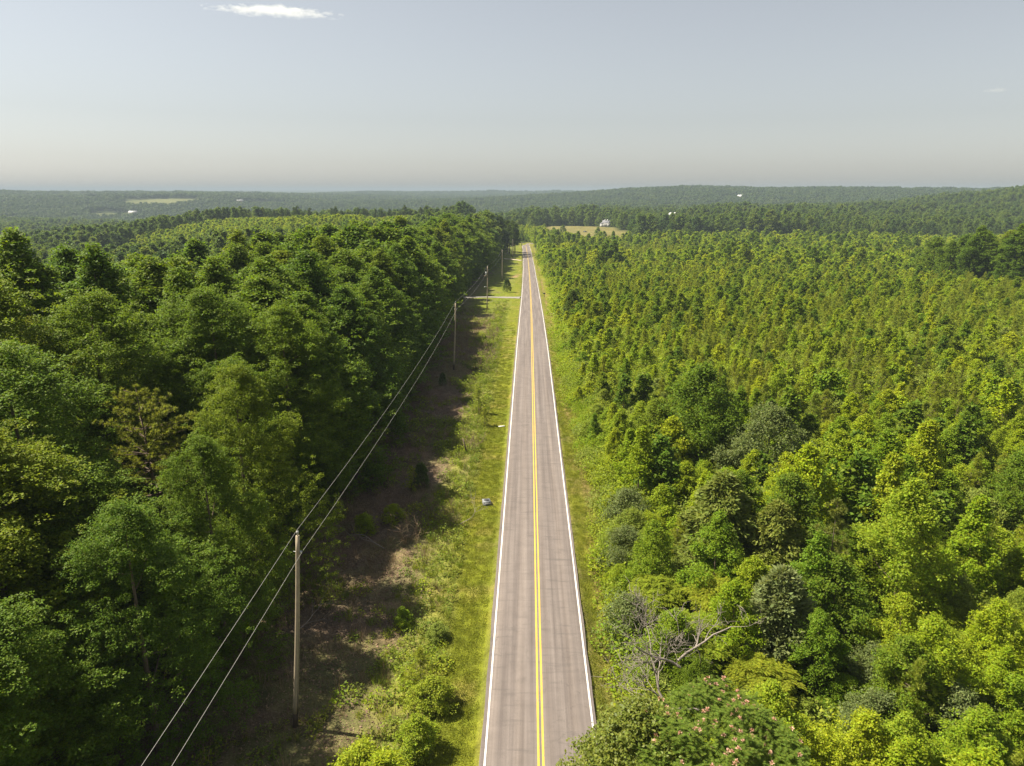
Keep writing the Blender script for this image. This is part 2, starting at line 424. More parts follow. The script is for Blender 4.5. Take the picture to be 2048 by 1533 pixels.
# ------------------------------------------------------------------ ground sheet
def axis(lo_near, hi_near, step, lo, hi, g):
    a = list(np.arange(lo_near, hi_near + 1e-6, step))
    s = step; x = hi_near
    while x < hi: s *= g; x += s; a.append(x)
    s = step; x = lo_near; b = []
    while x > lo: s *= g; x -= s; b.append(x)
    return np.array(b[::-1] + a)
gx = axis(-30, 30, 0.5, -13500, 13500, 1.11)
gy = axis(8, 150, 0.65, -4000, 14000, 1.026)
GX, GY = np.meshgrid(gx, gy)
GZ = terrain(GX, GY)
offc = np.abs(GX - xroad(GY))
GZ = GZ - 0.10 * sstep(3.05, 2.6, offc) * (GY < 640) - np.where((offc < 12) & (GY > 150), 0.0, 0)

def mixc(a, b, t): return a * (1 - t[..., None]) + np.array(b) * t[..., None]
def ground_colour(x, y):
    n1 = fbm(x / 2.2, y / 2.2, 31); n2 = fbm(x / 7, y / 7, 33); n3 = fbm(x / 0.9, y / 0.9, 35, 3)
    xr = x - xroad(y); r = np.hypot(x, y)
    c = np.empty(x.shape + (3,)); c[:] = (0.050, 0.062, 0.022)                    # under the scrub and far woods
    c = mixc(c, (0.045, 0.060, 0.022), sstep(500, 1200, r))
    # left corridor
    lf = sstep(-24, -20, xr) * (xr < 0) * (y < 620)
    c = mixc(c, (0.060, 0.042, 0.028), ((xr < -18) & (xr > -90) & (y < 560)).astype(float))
    litter = np.array((0.150, 0.112, 0.084))
    cc = np.empty_like(c); cc[:] = litter
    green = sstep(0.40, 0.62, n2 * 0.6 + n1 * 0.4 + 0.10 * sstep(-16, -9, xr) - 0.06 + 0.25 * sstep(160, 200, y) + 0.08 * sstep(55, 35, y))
    cc = mixc(cc, (0.125, 0.128, 0.048), green * 0.8)
    cc = mixc(cc, (0.20, 0.135, 0.098), 0.6 * sstep(0.60, 0.72, n1) * sstep(0.45, 0.6, 1 - n2) * (y < 400))
    weedy = sstep(-10.5, -7.5, xr + 2.2 * (n2 - 0.5) * 2)
    cc = mixc(cc, (0.185, 0.195, 0.045), weedy)
    cc = mixc(cc, (0.21, 0.175, 0.08), weedy * sstep(0.55, 0.7, n1) * 0.5)
    lawn = sstep(110, 215, y) * sstep(-19, -15, xr)
    cc = mixc(cc, (0.140, 0.168, 0.018), lawn * (0.45 + 0.55 * sstep(0.35, 0.5, n2)))
    mown = sstep(-6.4, -5.4, xr + 1.2 * (n2 - 0.5))
    cc = mixc(cc, (0.148, 0.168, 0.016), mown)
    cc = mixc(cc, (0.24, 0.20, 0.060), mown * sstep(0.56, 0.70, n1) * 0.6)
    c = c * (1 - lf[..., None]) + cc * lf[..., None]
    # right verge
    rv = (xr > 0) * sstep(7.6, 6.0, xr + 1.2 * (n2 - 0.5)) * (y < 640)
    cr = np.empty_like(c); cr[:] = (0.150, 0.164, 0.018)
    cr = mixc(cr, (0.19, 0.16, 0.055), sstep(0.48, 0.66, n1) * 0.6)
    cr = mixc(cr, (0.24, 0.165, 0.085), np.exp(-((xr - 4.75 - 0.2 * np.sin(y / 9)) / 0.2) ** 2) * sstep(0.36, 0.5, n2) * 0.9)
    c = c * (1 - rv[..., None]) + cr * rv[..., None]
    # pale gritty shoulder touching the asphalt
    ed = np.exp(-((np.abs(xr) - 3.15) / 0.16) ** 2) * (y < 640)
    c = mixc(c, (0.22, 0.18, 0.11), ed * 0.75)
    # bare bank left, near y 300
    bank = np.exp(-((x + 8 - 0.12 * (y - 300)) / 1.4) ** 2) * sstep(285, 295, y) * sstep(330, 318, y) * sstep(0.4, 0.6, n2)
    c = mixc(c, (0.30, 0.20, 0.12), bank)
    fm = field_mask(x, y)
    straw = (r < 900) & (y > 690)
    fc = np.where(straw[..., None], np.array((0.165, 0.150, 0.055)) * (0.7 + 0.6 * n2[..., None]), np.array((0.150, 0.160, 0.065)))
    fc = np.where(((x > -60) & (y > 600) & (y < 705) & (x < 5))[..., None], np.array((0.13, 0.17, 0.03)), fc)
    soil = ((x + 1100) / 70) ** 2 + ((y - 1895) / 22) ** 2 < 1
    fc = np.where(soil[..., None], np.array((0.24, 0.17, 0.12)), fc)
    c = c * (1 - fm[..., None]) + fc * fm[..., None]
    return c * (0.86 + 0.28 * n3[..., None])

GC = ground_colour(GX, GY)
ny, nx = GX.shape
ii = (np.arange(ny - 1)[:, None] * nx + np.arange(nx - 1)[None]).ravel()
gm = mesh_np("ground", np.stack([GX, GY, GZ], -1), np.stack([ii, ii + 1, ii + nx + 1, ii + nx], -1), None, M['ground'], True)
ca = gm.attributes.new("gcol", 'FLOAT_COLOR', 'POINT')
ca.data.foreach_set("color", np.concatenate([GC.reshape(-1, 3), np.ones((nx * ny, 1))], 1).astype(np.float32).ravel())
ground = link(bpy.data.objects.new("ground", gm)); tag(ground, "rolling green land under woods, verges and fields", None, None, "structure")

# ------------------------------------------------------------------ road
ROAD_END = 585.0
def road_path():
    ys = np.concatenate([np.arange(-60, 200, 1.0), np.arange(200, ROAD_END, 3.0)])
    P = [(float(xroad(y)), y) for y in ys]
    x, y = P[-1]; a = math.atan2(float(xroad(y) - xroad(y - 1)), 1.0); R = 34.0     # bend to the right, out of sight behind the scrub
    s = 2.0
    for k in range(27):
        a += s / R; x += s * math.sin(a); y += s * math.cos(a); P.append((x, y))
    for k in range(40):
        x += 4 * math.sin(a); y += 4 * math.cos(a); P.append((x, y))
    return np.array(P)
RP = road_path()
_d = np.gradient(RP, axis=0); _d /= np.linalg.norm(_d, axis=1)[:, None]
RN = np.stack([_d[:, 1], -_d[:, 0]], -1)
RZ = terrain(RP[:, 0], RP[:, 1])
def strip(name, offs, dz, mat, parent=None, wob=0.0, seed=0, crown=True, i0=0, i1=None):
    P, N, Z = RP[i0:i1], RN[i0:i1], RZ[i0:i1]
    offs = np.asarray(offs, float); k = len(offs); m = len(P)
    O = np.tile(offs, (m, 1))
    if wob:
        O[:, 0] += wob * (fbm(P[:, 1] / 3.0, P[:, 1] * 0 + seed, 41) - 0.5) * 2
        O[:, -1] += wob * (fbm(P[:, 1] / 3.0, P[:, 1] * 0 + seed + 9, 43) - 0.5) * 2
    V = np.empty((m, k, 3))
    V[:, :, 0] = P[:, 0:1] + N[:, 0:1] * O; V[:, :, 1] = P[:, 1:2] + N[:, 1:2] * O
    V[:, :, 2] = Z[:, None] + dz + (0.07 * (1 - (O / 3.1) ** 2) if crown else 0)
    i = (np.arange(m - 1)[:, None] * k + np.arange(k - 1)[None]).ravel()
    me = mesh_np(name, V, np.stack([i, i + 1, i + k + 1, i + k], -1), None, mat, True)
    uvl = me.uv_layers.new(name="UVMap")
    li = np.empty(len(me.loops), np.int32); me.loops.foreach_get("vertex_index", li)
    uv = np.stack([O.ravel(), np.repeat(P[:, 1], k)], -1)[li]
    uvl.data.foreach_set("uv", uv.astype(np.float32).ravel())
    o = link(bpy.data.objects.new(name, me), parent)
    return o
road = strip("road", [-3.12, -3.08, -2.2, -1.4, -0.7, 0, 0.7, 1.4, 2.2, 3.02, 3.06], 0.03, M['road'], None, 0.05)
tag(road, "straight two-lane asphalt road running to the distance", None, None, "structure")
strip("edge_line", [-2.90, -2.80], 0.036, M['wline'], road, 0.008, 3)
strip("edge_line", [2.80, 2.90], 0.036, M['wline'], road, 0.008, 5)
strip("centre_line", [-0.18, -0.065], 0.036, M['yellow'], road, 0.006, 7)
strip("centre_line", [0.065, 0.18], 0.036, M['yellow'], road, 0.006, 11)

def sheet_path(name, pts, half, mat, label, dz=0.05):
    pts = np.array(pts, float)
    t = np.linspace(0, 1, 40); s = np.linspace(0, 1, len(pts))
    P = np.stack([np.interp(t, s, pts[:, 0]), np.interp(t, s, pts[:, 1])], -1)
    d = np.gradient(P, axis=0); d /= np.linalg.norm(d, axis=1)[:, None]; N = np.stack([d[:, 1], -d[:, 0]], -1)
    offs = np.linspace(-1, 1, 7); H = half * (1 + 0.9 * np.exp(-np.arange(40) / 2.5)) + 0.5 * (fbm(P[:, 0] / 2, P[:, 1] / 2, 51) - 0.5)
    X = P[:, 0:1] + N[:, 0:1] * offs * H[:, None]; Y = P[:, 1:2] + N[:, 1:2] * offs * H[:, None]
    Z = terrain(X, Y) + dz + 0.12 * (1 - offs ** 2)
    i = (np.arange(39)[:, None] * 7 + np.arange(6)[None]).ravel()
    o = link(bpy.data.objects.new(name, mesh_np(name, np.stack([X, Y, Z], -1), np.stack([i, i + 1, i + 8, i + 7], -1), None, mat, True)))
    return tag(o, label, None, None, "structure")
sheet_path("driveway", [(-3.3, 222), (-9, 222.5), (-15, 223), (-24, 222), (-34, 221)], 1.7, M['gravel'], "pale grey gravel driveway meeting the road beside the third pole")
sheet_path("driveway", [(-4.4, 414), (-9, 416), (-16, 421), (-24, 428)], 1.9, M['dirtroad'], "pale dirt driveway farther up the road near the last pole")

# ------------------------------------------------------------------ foliage builders
def unit(v): return v / (np.linalg.norm(v, axis=-1, keepdims=True) + 1e-9)
def rsphere(n, r=None):
    r = r or rng
    return unit(r.normal(size=(n, 3)))

def leaves_np(p, d, nrm, L, W, fold=0.18):
    """one folded quad for each leaf"""
    d = unit(d); s = unit(np.cross(d, nrm)); n = np.cross(s, d)
    L = np.broadcast_to(L, (len(p),))[:, None]; W = np.broadcast_to(W, (len(p),))[:, None]
    mid = p + d * L * 0.48 + n * L * 0.0
    V = np.stack([p, mid + s * W * 0.5 - n * L * fold, p + d * L - n * L * fold * 0.6, mid - s * W * 0.5 - n * L * fold], 1)
    return V.reshape(-1, 3), np.arange(len(p) * 4).reshape(-1, 4)

def cluster_leaves(centres, radii, per, L, r, up=0.95, flat=0.75, W=0.62):
    """leafy twig ends: each centre carries a tuft of leaves, denser on its outer and upper side"""
    n = len(centres); c = np.repeat(centres, per, 0); R = np.repeat(np.broadcast_to(radii, (n,)), per)
    u = rsphere(n * per, r); u[:, 2] = np.where(u[:, 2] < -0.3, -u[:, 2], u[:, 2])
    off = u * (R * r.uniform(0.35, 1.0, n * per) ** 0.6)[:, None]; off[:, 2] *= flat
    p = c + off
    nrm = unit(u * 0.45 + np.array([0, 0, up]) + r.normal(scale=0.5, size=(n * per, 3)))
    d = unit(np.cross(nrm, rsphere(n * per, r))) + u * 0.35
    ll = L * r.uniform(0.65, 1.25, n * per)
    return leaves_np(p, d, nrm, ll, ll * W)

def lobes_broadleaf(h, R, zlow, nl, r, topsharp=0.8, lobe=0.40):
    """centres and radii of the main foliage masses"""
    out = []; sa_ = r.uniform(0, 6.28)
    for k in range(nl):
        t = (k + r.uniform(0, 1)) / nl
        z = zlow + (h * 0.97 - zlow) * min(1, max(0, t + r.normal(scale=0.03)))
        prof = (1 - ((t - 0.25) / 0.75) ** 1.7) ** topsharp if t > 0.25 else 0.80 + 0.8 * t
        prof = max(prof, 0.05) * (1 + 0.22 * math.sin(sa_ + k * 2.39996 * 1.0 + 2.2 * t) )
        a = k * 2.39996 + r.uniform(-0.5, 0.5)
        q = R * prof * r.uniform(0.35, 1.05)
        lr = R * lobe * r.uniform(0.7, 1.3) * (0.50 + 0.58 * (1 - t))
        out.append((q * math.cos(a), q * math.sin(a), z - lr * 0.5, lr))
    out.append((r.uniform(-.06, .06) * R, r.uniform(-.06, .06) * R, h - R * lobe * 0.35, R * lobe * 0.42))
    return np.array(out)

def crown_broadleaf(h, R, zlow, nl, ncl, per, L, seed, topsharp=0.8, lobe=0.40, cr=0.5, W=0.62):
    r = np.random.default_rng(seed)
    lob = lobes_broadleaf(h, R, zlow, nl, r, topsharp, lobe)
    C = []
    for i, (x, y, z, lr) in enumerate(lob):
        u = rsphere(ncl, r); outw = unit(np.array([[x, y, 0.0]]) + 1e-3)
        u = unit(u + 0.35 * outw + np.array([0, 0, 0.25]))
        p = np.array([x, y, z]) + u * lr * (0.38 + 0.98 * r.uniform(0, 1, (ncl, 1)) ** 0.9) * np.array([1, 1, 1.1])
        keep = np.ones(ncl, bool)
        for j, (a, b, c, l2) in enumerate(lob):
            if j != i: keep &= np.linalg.norm(p - (a, b, c), axis=1) > l2 * 0.55
        C.append(p[keep])
    ne = int(nl * ncl * 0.16); t = r.uniform(0, 1, ne) ** 0.85; a = r.uniform(0, 6.28, ne)
    pf = np.where(t > 0.25, (1 - (np.clip(t - 0.25, 0, 1) / 0.75) ** 1.7) ** topsharp, 0.80 + 0.8 * t)
    wob = 1 + 0.16 * np.sin(a * 3 + t * 9 + seed) + 0.12 * np.sin(a * 5 - t * 17 + seed)
    q = R * pf * wob * r.uniform(0.5, 1.25, ne)
    C.append(np.stack([q * np.cos(a), q * np.sin(a), zlow + (h - zlow) * t + r.normal(scale=0.02 * h, size=ne)], -1))
    C = np.vstack(C)
    V, Q = cluster_leaves(C, cr * r.uniform(0.7, 1.3, len(C)), per, L, r, W=W)
    return V, Q, lob

def trunk_mesh(name, h, r0, lob, mat, seed, bend=0.3, limbs=10, n=7):
    r = np.random.default_rng(seed + 99); mb = MB()
    t = np.linspace(0, 1, 9); a = r.uniform(0, 6.28)
    pts = np.stack([bend * np.sin(t * 2.4) * math.cos(a), bend * np.sin(t * 2.4) * math.sin(a), t * h * 0.93 - 0.4 * (t == 0)], -1)
    rad = r0 * (1 - 0.86 * t) * (1 + 0.5 * np.exp(-t * 22))
    mb.tube(pts, rad, n)
    if lob is not None and limbs:
        for k in r.permutation(len(lob))[:limbs]:
            x, y, z, lr = lob[k]
            zb = max(h * 0.12, z - 0.55 * math.hypot(x, y) - 0.6); f = min(0.98, zb / (h * 0.93))
            b = np.array([np.interp(f, t, pts[:, 0]), np.interp(f, t, pts[:, 1]), zb])
            e = np.array([x, y, z]); s = np.linspace(0, 1, 5)[:, None]
            P = b * (1 - s) + e * s + np.array([0, 0, 1]) * (np.sin(s * math.pi) * -0.12 * np.linalg.norm(e - b))
            mb.tube(P, np.interp(f, t, rad) * np.linspace(0.5, 0.1, 5), 5, False)
    return mb.mesh(name, mat, True)

def pine_mesh(h, R, zlow, whorls, arms, per, nl, seed, mat, flatness=0.0, nw=0.03, trunk_r=None, bmat=None, sparse=0.0):
    """needle tufts at the ends and along whorled branches; returns crown, trunk"""
    r = np.random.default_rng(seed); C, D = [], []
    mb = MB(); tr = trunk_r or h * 0.013 + 0.02
    lean = r.uniform(-0.03, 0.03, 2) * h
    tt = np.linspace(0, 1, 7); tp = np.stack([lean[0] * tt ** 2, lean[1] * tt ** 2, tt * h - 0.3 * (tt == 0)], -1)
    mb.tube(tp, tr * (1 - 0.88 * tt), 6)
    for k in range(whorls):
        t = k / (whorls - 1); z = zlow + (h * 0.97 - zlow) * t
        ln = R * ((1 - t) ** 0.75 * (1 - flatness) + flatness * math.sin(math.pi * min(1, 0.2 + 0.75 * t)) ** 0.7) + 0.12
        for j in range(arms):
            if r.uniform() < sparse: continue
            a = r.uniform(0, 6.28); L = ln * r.uniform(0.6, 1.1); rise = r.uniform(0.05, 0.5) * (0.5 + t)
            m = max(2, int(L / 0.38) + 1)
            s = np.linspace(0.3, 1, m)
            b0 = np.array([np.interp(z / h, tt, tp[:, 0]), np.interp(z / h, tt, tp[:, 1]), z])
            P = b0 + np.stack([s * L * math.cos(a), s * L * math.sin(a), s * s * L * rise], -1) + r.normal(scale=0.06, size=(m, 3))
            C.append(P); D.append(np.tile(unit(np.array([math.cos(a), math.sin(a), 0.5])), (m, 1)))
            mb.tube(np.vstack([b0, P[m // 2], P[-1]]), [tr * 0.35 * (1.1 - t), tr * 0.2, 0.008], 4, False)
    C.append(tp[-1:] + np.array([[0, 0, 0.05]])); D.append(np.array([[0, 0, 1.0]]))
    C = np.vstack(C); D = np.vstack(D); n = len(C)
    c = np.repeat(C, per, 0); dd = np.repeat(D, per, 0)
    d = unit(dd * 0.7 + rsphere(n * per, r) + np.array([0, 0, 0.35]))
    V, Q = leaves_np(c, d, rsphere(n * per, r), nl * r.uniform(0.7, 1.2, n * per), nw, 0.02)
    return mesh_np("crown", V, Q, None, mat), mb.mesh("trunk", bmat or M['pbark'], True)

def cedar_mesh(h, R, n, per, L, seed, mat, droop=0.3):
    """dense upright cone of short sprays with ragged tips"""
    r = np.random.default_rng(seed)
    t = r.uniform(0, 1, n) ** 0.8; z = 0.15 * h + 0.85 * h * (1 - np.sqrt(1 - t * 0.999)) if False else h * (0.06 + 0.94 * t)
    a = r.uniform(0, 6.28, n)
    lob = 1 + 0.22 * np.sin(a * 5 + z * 1.7) + 0.18 * np.sin(a * 3 - z * 2.9)
    q = R * (1 - t) ** 0.62 * lob * r.uniform(0.55, 1.0, n) ** 0.5 + 0.06
    C = np.stack([q * np.cos(a), q * np.sin(a), z], -1)
    c = np.repeat(C, per, 0); m = n * per
    out = np.repeat(np.stack([np.cos(a), np.sin(a), np.full(n, 0.7 - droop)], -1), per, 0)
    d = unit(out + r.normal(scale=0.55, size=(m, 3)))
    nr = unit(np.array([0, 0, 1.0]) + 0.6 * out + r.normal(scale=0.5, size=(m, 3)))
    ll = L * r.uniform(0.6, 1.3, m)
    V, Q = leaves_np(c + r.normal(scale=0.08, size=(m, 3)), d, nr, ll, ll * 0.34, 0.05)
    mb = MB(); mb.tube([(0, 0, -0.3), (0, 0, h * 0.5), (0, 0, h * 0.95)], [h * 0.02, h * 0.012, 0.01], 6)
    return mesh_np("crown", V, Q, None, mat), mb.mesh("trunk", M['bark'], True)

def bl_proto(h, R, zlow, nl, ncl, per, L, seed, mat, r0=None, limbs=10, **kw):
    V, Q, lob = crown_broadleaf(h, R, zlow, nl, ncl, per, L, seed, **kw)
    return mesh_np("crown", V, Q, None, mat), trunk_mesh("trunk", h, r0 or h * 0.013, lob, M['bark'], seed, 0.02 * h, limbs)

def place(name, proto, loc, s, rz, label, cat, group=None, sz=None, tilt=None):
    e = empty(name, loc, rz); e.scale = (s, s, sz or s)
    if tilt: e.rotation_euler = (tilt[0], tilt[1], rz)
    tag(e, label, cat, group)
    for nme, me in (("trunk", proto[1]), ("crown", proto[0])):
        o = bpy.data.objects.new(nme, me); o.parent = e; COL.objects.link(o)
    return e

# --- prototypes -------------------------------------------------------------
TALL0 = [bl_proto(22, 5.8, 2.0, 40, 52, 22, 0.26, 101, M['forest'], cr=0.46, topsharp=0.80, lobe=0.33),
         bl_proto(22, 5.2, 2.0, 44, 48, 22, 0.25, 102, M['forest'], cr=0.42, topsharp=0.95, lobe=0.30),
         bl_proto(21, 6.6, 3.5, 36, 60, 22, 0.27, 103, M['forest'], cr=0.48, topsharp=0.62, lobe=0.33),
         bl_proto(22, 5.6, 1.5, 46, 48, 22, 0.25, 104, M['forest'], cr=0.42, topsharp=0.75, lobe=0.28),
         bl_proto(21, 6.0, 2.5, 30, 62, 22, 0.27, 105, M['forest'], cr=0.50, topsharp=0.70, lobe=0.38)]
TALLN = [bl_proto(22, 6.6, 2.0, 38, 72, 40, 0.160, 131, M['forest'], cr=0.44, topsharp=0.55, lobe=0.36),
         bl_proto(22, 6.2, 2.0, 40, 66, 40, 0.155, 132, M['forest'], cr=0.42, topsharp=0.65, lobe=0.34)]
TALL1 = [bl_proto(22, 5.7, 3.0, 36, 30, 12, 0.50, 111, M['forest'], cr=0.58, limbs=6, lobe=0.33, topsharp=0.8),
         bl_proto(22, 5.1, 2.0, 36, 30, 12, 0.48, 112, M['forest'], cr=0.56, limbs=6, topsharp=0.95, lobe=0.31),
         bl_proto(21, 6.4, 4.0, 34, 32, 12, 0.52, 113, M['forest'], cr=0.60, limbs=6, topsharp=0.62, lobe=0.33)]
TALL2 = [bl_proto(20, 5.0, 3.0, 22, 12, 7, 1.1, 121, M['far'], cr=0.85, limbs=3, lobe=0.36, topsharp=0.6),
         bl_proto(20, 4.4, 2.0, 22, 13, 7, 1.05, 122, M['far'], cr=0.8, limbs=3, topsharp=0.7, lobe=0.36),
         bl_proto(18, 5.6, 3.0, 20, 14, 7, 1.15, 123, M['far'], cr=0.9, limbs=3, lobe=0.38, topsharp=0.5)]
YNG0 = [bl_proto(6.5, 1.9, 0.5, 24, 30, 13, 0.20, 201, M['young'], cr=0.27, limbs=8, lobe=0.33, topsharp=0.75),
        bl_proto(6.0, 2.3, 0.4, 26, 32, 13, 0.21, 202, M['young'], cr=0.29, limbs=8, topsharp=0.65, lobe=0.33),
        bl_proto(7.0, 1.6, 0.6, 26, 28, 13, 0.20, 203, M['young'], cr=0.26, limbs=8, topsharp=1.1, lobe=0.33),
        bl_proto(5.5, 2.0, 0.3, 22, 32, 13, 0.18, 204, M['young'], cr=0.26, limbs=8, lobe=0.33)]
YNG1 = [bl_proto(6.5, 1.9, 0.5, 18, 16, 8, 0.38, 211, M['young'], cr=0.34, limbs=3, lobe=0.35),
        bl_proto(6.0, 2.3, 0.4, 18, 17, 8, 0.40, 212, M['young'], cr=0.36, limbs=3, topsharp=0.65, lobe=0.35),
        bl_proto(7.0, 1.6, 0.6, 18, 15, 8, 0.38, 213, M['young'], cr=0.33, limbs=3, topsharp=1.1, lobe=0.35)]
YNG2 = [bl_proto(6.5, 1.9, 0.5, 10, 9, 6, 0.72, 221, M['young'], cr=0.45, limbs=0),
        bl_proto(6.0, 2.2, 0.4, 10, 9, 6, 0.72, 222, M['young'], cr=0.45, limbs=0, topsharp=0.65)]
YNGD = [bl_proto(6.4, 2.2, 0.3, 18, 15, 8, 0.40, 231, M['forest'], cr=0.36, limbs=0, lobe=0.36, topsharp=0.6),
        bl_proto(7.0, 1.9, 0.4, 18, 15, 8, 0.40, 232, M['forest'], cr=0.34, limbs=0, lobe=0.36)]
SHR0 = [bl_proto(3.4, 2.0, 0.15, 18, 32, 13, 0.17, 301, M['shrub'], cr=0.26, limbs=6, lobe=0.38),
        bl_proto(2.8, 1.8, 0.1, 17, 32, 13, 0.17, 302, M['shrub'], cr=0.26, limbs=6, lobe=0.40),
        bl_proto(3.8, 1.8, 0.2, 19, 30, 13, 0.16, 303, M['shrub'], cr=0.25, limbs=6, lobe=0.36)]
SHR1 = [bl_proto(3.4, 2.0, 0.15, 13, 15, 8, 0.34, 311, M['shrub'], cr=0.34, limbs=0, lobe=0.4),
        bl_proto(2.8, 1.8, 0.1, 13, 15, 8, 0.34, 312, M['shrub'], cr=0.34, limbs=0, lobe=0.42)]
YNGN = [bl_proto(6.5, 2.0, 0.5, 24, 34, 26, 0.125, 241, M['young'], cr=0.25, limbs=10, lobe=0.33, topsharp=0.75),
        bl_proto(6.0, 2.3, 0.4, 24, 36, 26, 0.130, 242, M['young'], cr=0.27, limbs=10, lobe=0.34, topsharp=0.65),
        bl_proto(7.0, 1.8, 0.6, 26, 32, 26, 0.125, 243, M['young'], cr=0.24, limbs=10, lobe=0.32, topsharp=0.9)]
SHRN = [bl_proto(3.4, 2.0, 0.15, 18, 38, 24, 0.110, 341, M['shrub'], cr=0.24, limbs=6, lobe=0.38),
        bl_proto(3.0, 1.9, 0.1, 18, 38, 24, 0.105, 342, M['shrub'], cr=0.24, limbs=6, lobe=0.40)]
PIN0 = [pine_mesh(5.0, 1.4, 0.4, 15, 6, 30, 0.26, 401, M['pine'], nw=0.034),
        pine_mesh(5.6, 1.2, 0.5, 16, 6, 30, 0.26, 402, M['pine'], nw=0.034)]
PIN1 = [pine_mesh(5.0, 1.4, 0.4, 11, 5, 14, 0.38, 411, M['pine'], nw=0.085),
        pine_mesh(5.6, 1.15, 0.4, 11, 5, 14, 0.38, 412, M['pine'], nw=0.085)]
TPIN1 = [pine_mesh(20, 3.2, 7, 16, 7, 14, 0.7, 421, M['dpine'], 0.5, 0.16),
         pine_mesh(19, 2.8, 5, 16, 7, 14, 0.7, 422, M['dpine'], 0.4, 0.16)]

# ------------------------------------------------------------------ instanced masses (uncountable growth)
def src_objs(protos, tag_):
    out = []
    for i, pr in enumerate(protos):
        me = pr[0] if isinstance(pr, tuple) else pr
        o = bpy.data.objects.new("%s_%02d" % (tag_, i), me); out.append(o)
    return out

def scatter(name, protos, pts, rot, scl, idx, label, cat=None, kind="stuff"):
    col = bpy.data.collections.new(name + "_sources")
    for o in src_objs(protos, name + "_source"): col.objects.link(o)
    me = bpy.data.meshes.new(name); n = len(pts)
    me.vertices.add(n); me.vertices.foreach_set("co", np.asarray(pts, np.float32).ravel())
    R = np.zeros((n, 3), np.float32); R[:, 2] = rot
    a = me.attributes.new("rot", 'FLOAT_VECTOR', 'POINT'); a.data.foreach_set("vector", R.ravel())
    S = np.asarray(scl, np.float32)
    if S.ndim == 1: S = np.repeat(S[:, None], 3, 1)
    a = me.attributes.new("scl", 'FLOAT_VECTOR', 'POINT'); a.data.foreach_set("vector", S.ravel())
    a = me.attributes.new("idx", 'INT', 'POINT'); a.data.foreach_set("value", np.asarray(idx, np.int32))
    o = link(bpy.data.objects.new(name, me))
    ng = bpy.data.node_groups.new(name, 'GeometryNodeTree')
    ng.interface.new_socket("Geometry", in_out='INPUT', socket_type='NodeSocketGeometry')
    ng.interface.new_socket("Geometry", in_out='OUTPUT', socket_type='NodeSocketGeometry')
    N, Lk = ng.nodes, ng.links
    gi, go = N.new("NodeGroupInput"), N.new("NodeGroupOutput")
    iop = N.new("GeometryNodeInstanceOnPoints"); ci = N.new("GeometryNodeCollectionInfo")
    ci.inputs["Collection"].default_value = col; ci.inputs["Separate Children"].default_value = True; ci.inputs["Reset Children"].default_value = True
    def attr(nm_, t):
        x = N.new("GeometryNodeInputNamedAttribute"); x.data_type = t; x.inputs[0].default_value = nm_; return x.outputs[0]
    Lk.new(gi.outputs[0], iop.inputs["Points"]); Lk.new(ci.outputs[0], iop.inputs["Instance"])
    iop.inputs["Pick Instance"].default_value = True
    Lk.new(attr("idx", 'INT'), iop.inputs["Instance Index"]); Lk.new(attr("scl", 'FLOAT_VECTOR'), iop.inputs["Scale"])
    er = N.new("FunctionNodeEulerToRotation"); Lk.new(attr("rot", 'FLOAT_VECTOR'), er.inputs[0]); Lk.new(er.outputs[0], iop.inputs["Rotation"])
    Lk.new(iop.outputs[0], go.inputs[0])
    md = o.modifiers.new("growth", 'NODES'); md.node_group = ng
    tag(o, label, cat, None, kind)
    return o

def jgrid(x0, x1, y0, y1, step):
    xs = np.arange(x0, x1, step); ys = np.arange(y0, y1, step)
    X, Y = np.meshgrid(xs, ys); X = X.ravel() + rng.uniform(-.45, .45, X.size) * step; Y = Y.ravel() + rng.uniform(-.45, .45, Y.size) * step
    return X, Y
def in_view(x, y, margin=0.10, pad=12):
    f = y * math.cos(RAD(YAW)) - (x - CAM[0]) * math.sin(RAD(YAW)); s = (x - CAM[0]) * math.cos(RAD(YAW)) + y * math.sin(RAD(YAW))
    return np.abs(s) < f * (0.76 + margin) + pad

#%%BUILD
# ------------------------------------------------------------------ left forest: tall trees one by one
def zone_left(x, y):
    if y < 70: w_ = ""
    if y < 34: return "beside the nearest utility pole"
    if y < 112: return "between the nearest and second utility poles"
    if y < 190: return "between the second and third utility poles"
    if y < 280: return "beyond the gravel driveway"
    return "near the far end of the road"

heroes = [  # x, y, height, width scale, proto, label
    (-25.6, 36.0, 14.0, 1.12, 0, "sunlit broadleaf tree at the lower left in front of the flat pine"),
    (-47.0, 71.0, 24.0, 1.05, 2, "tallest rounded broadleaf tree at the far left rising above the valley"),
    (-30.5, 60.5, 22.0, 0.95, 0, "tall broadleaf tree with pointed sunlit top behind the flat-topped pine"),
    (-38.0, 84.0, 22.0, 0.85, 3, "broad broadleaf tree right of the tallest rounded crown on the left"),
    (-23.5, 24.0, 13.0, 0.95, 3, "dark leafy tree in the bottom left corner against the cleared strip"),
    (-19.8, 38.8, 14.5, 0.72, 1, "dark forest-edge tree right of the flat-topped pine"),
    (-20.2, 45.5, 17.0, 0.85, 3, "taller dark forest-edge tree behind the top of the nearest pole"),
    (-20.2, 30.8, 14.0, 0.78, 0, "dark forest-edge tree level with the nearest pole's foot"),
    (-23.0, 52.0, 16.0, 0.90, 1, "dark narrow broadleaf tree left of the nearest pole"),
]
taken = [(h[0], h[1], 4.5) for h in heroes] + [(-26.5, 45.0, 4.2), (-41, 55, 5.0)]
for x, y, h, ws, pi, lab in heroes:
    pr = TALLN[pi % 2] if math.hypot(x, y) < 66 else TALL0[pi]; hz = 22.0 if pi != 2 else 21.0
    place("broadleaf_tree", pr, (x, y, T1(x, y) - 0.1), ws * max(0.80, h / hz), rng.uniform(0, 6.28), lab, "tree", "tall trees of the left forest", h / hz)

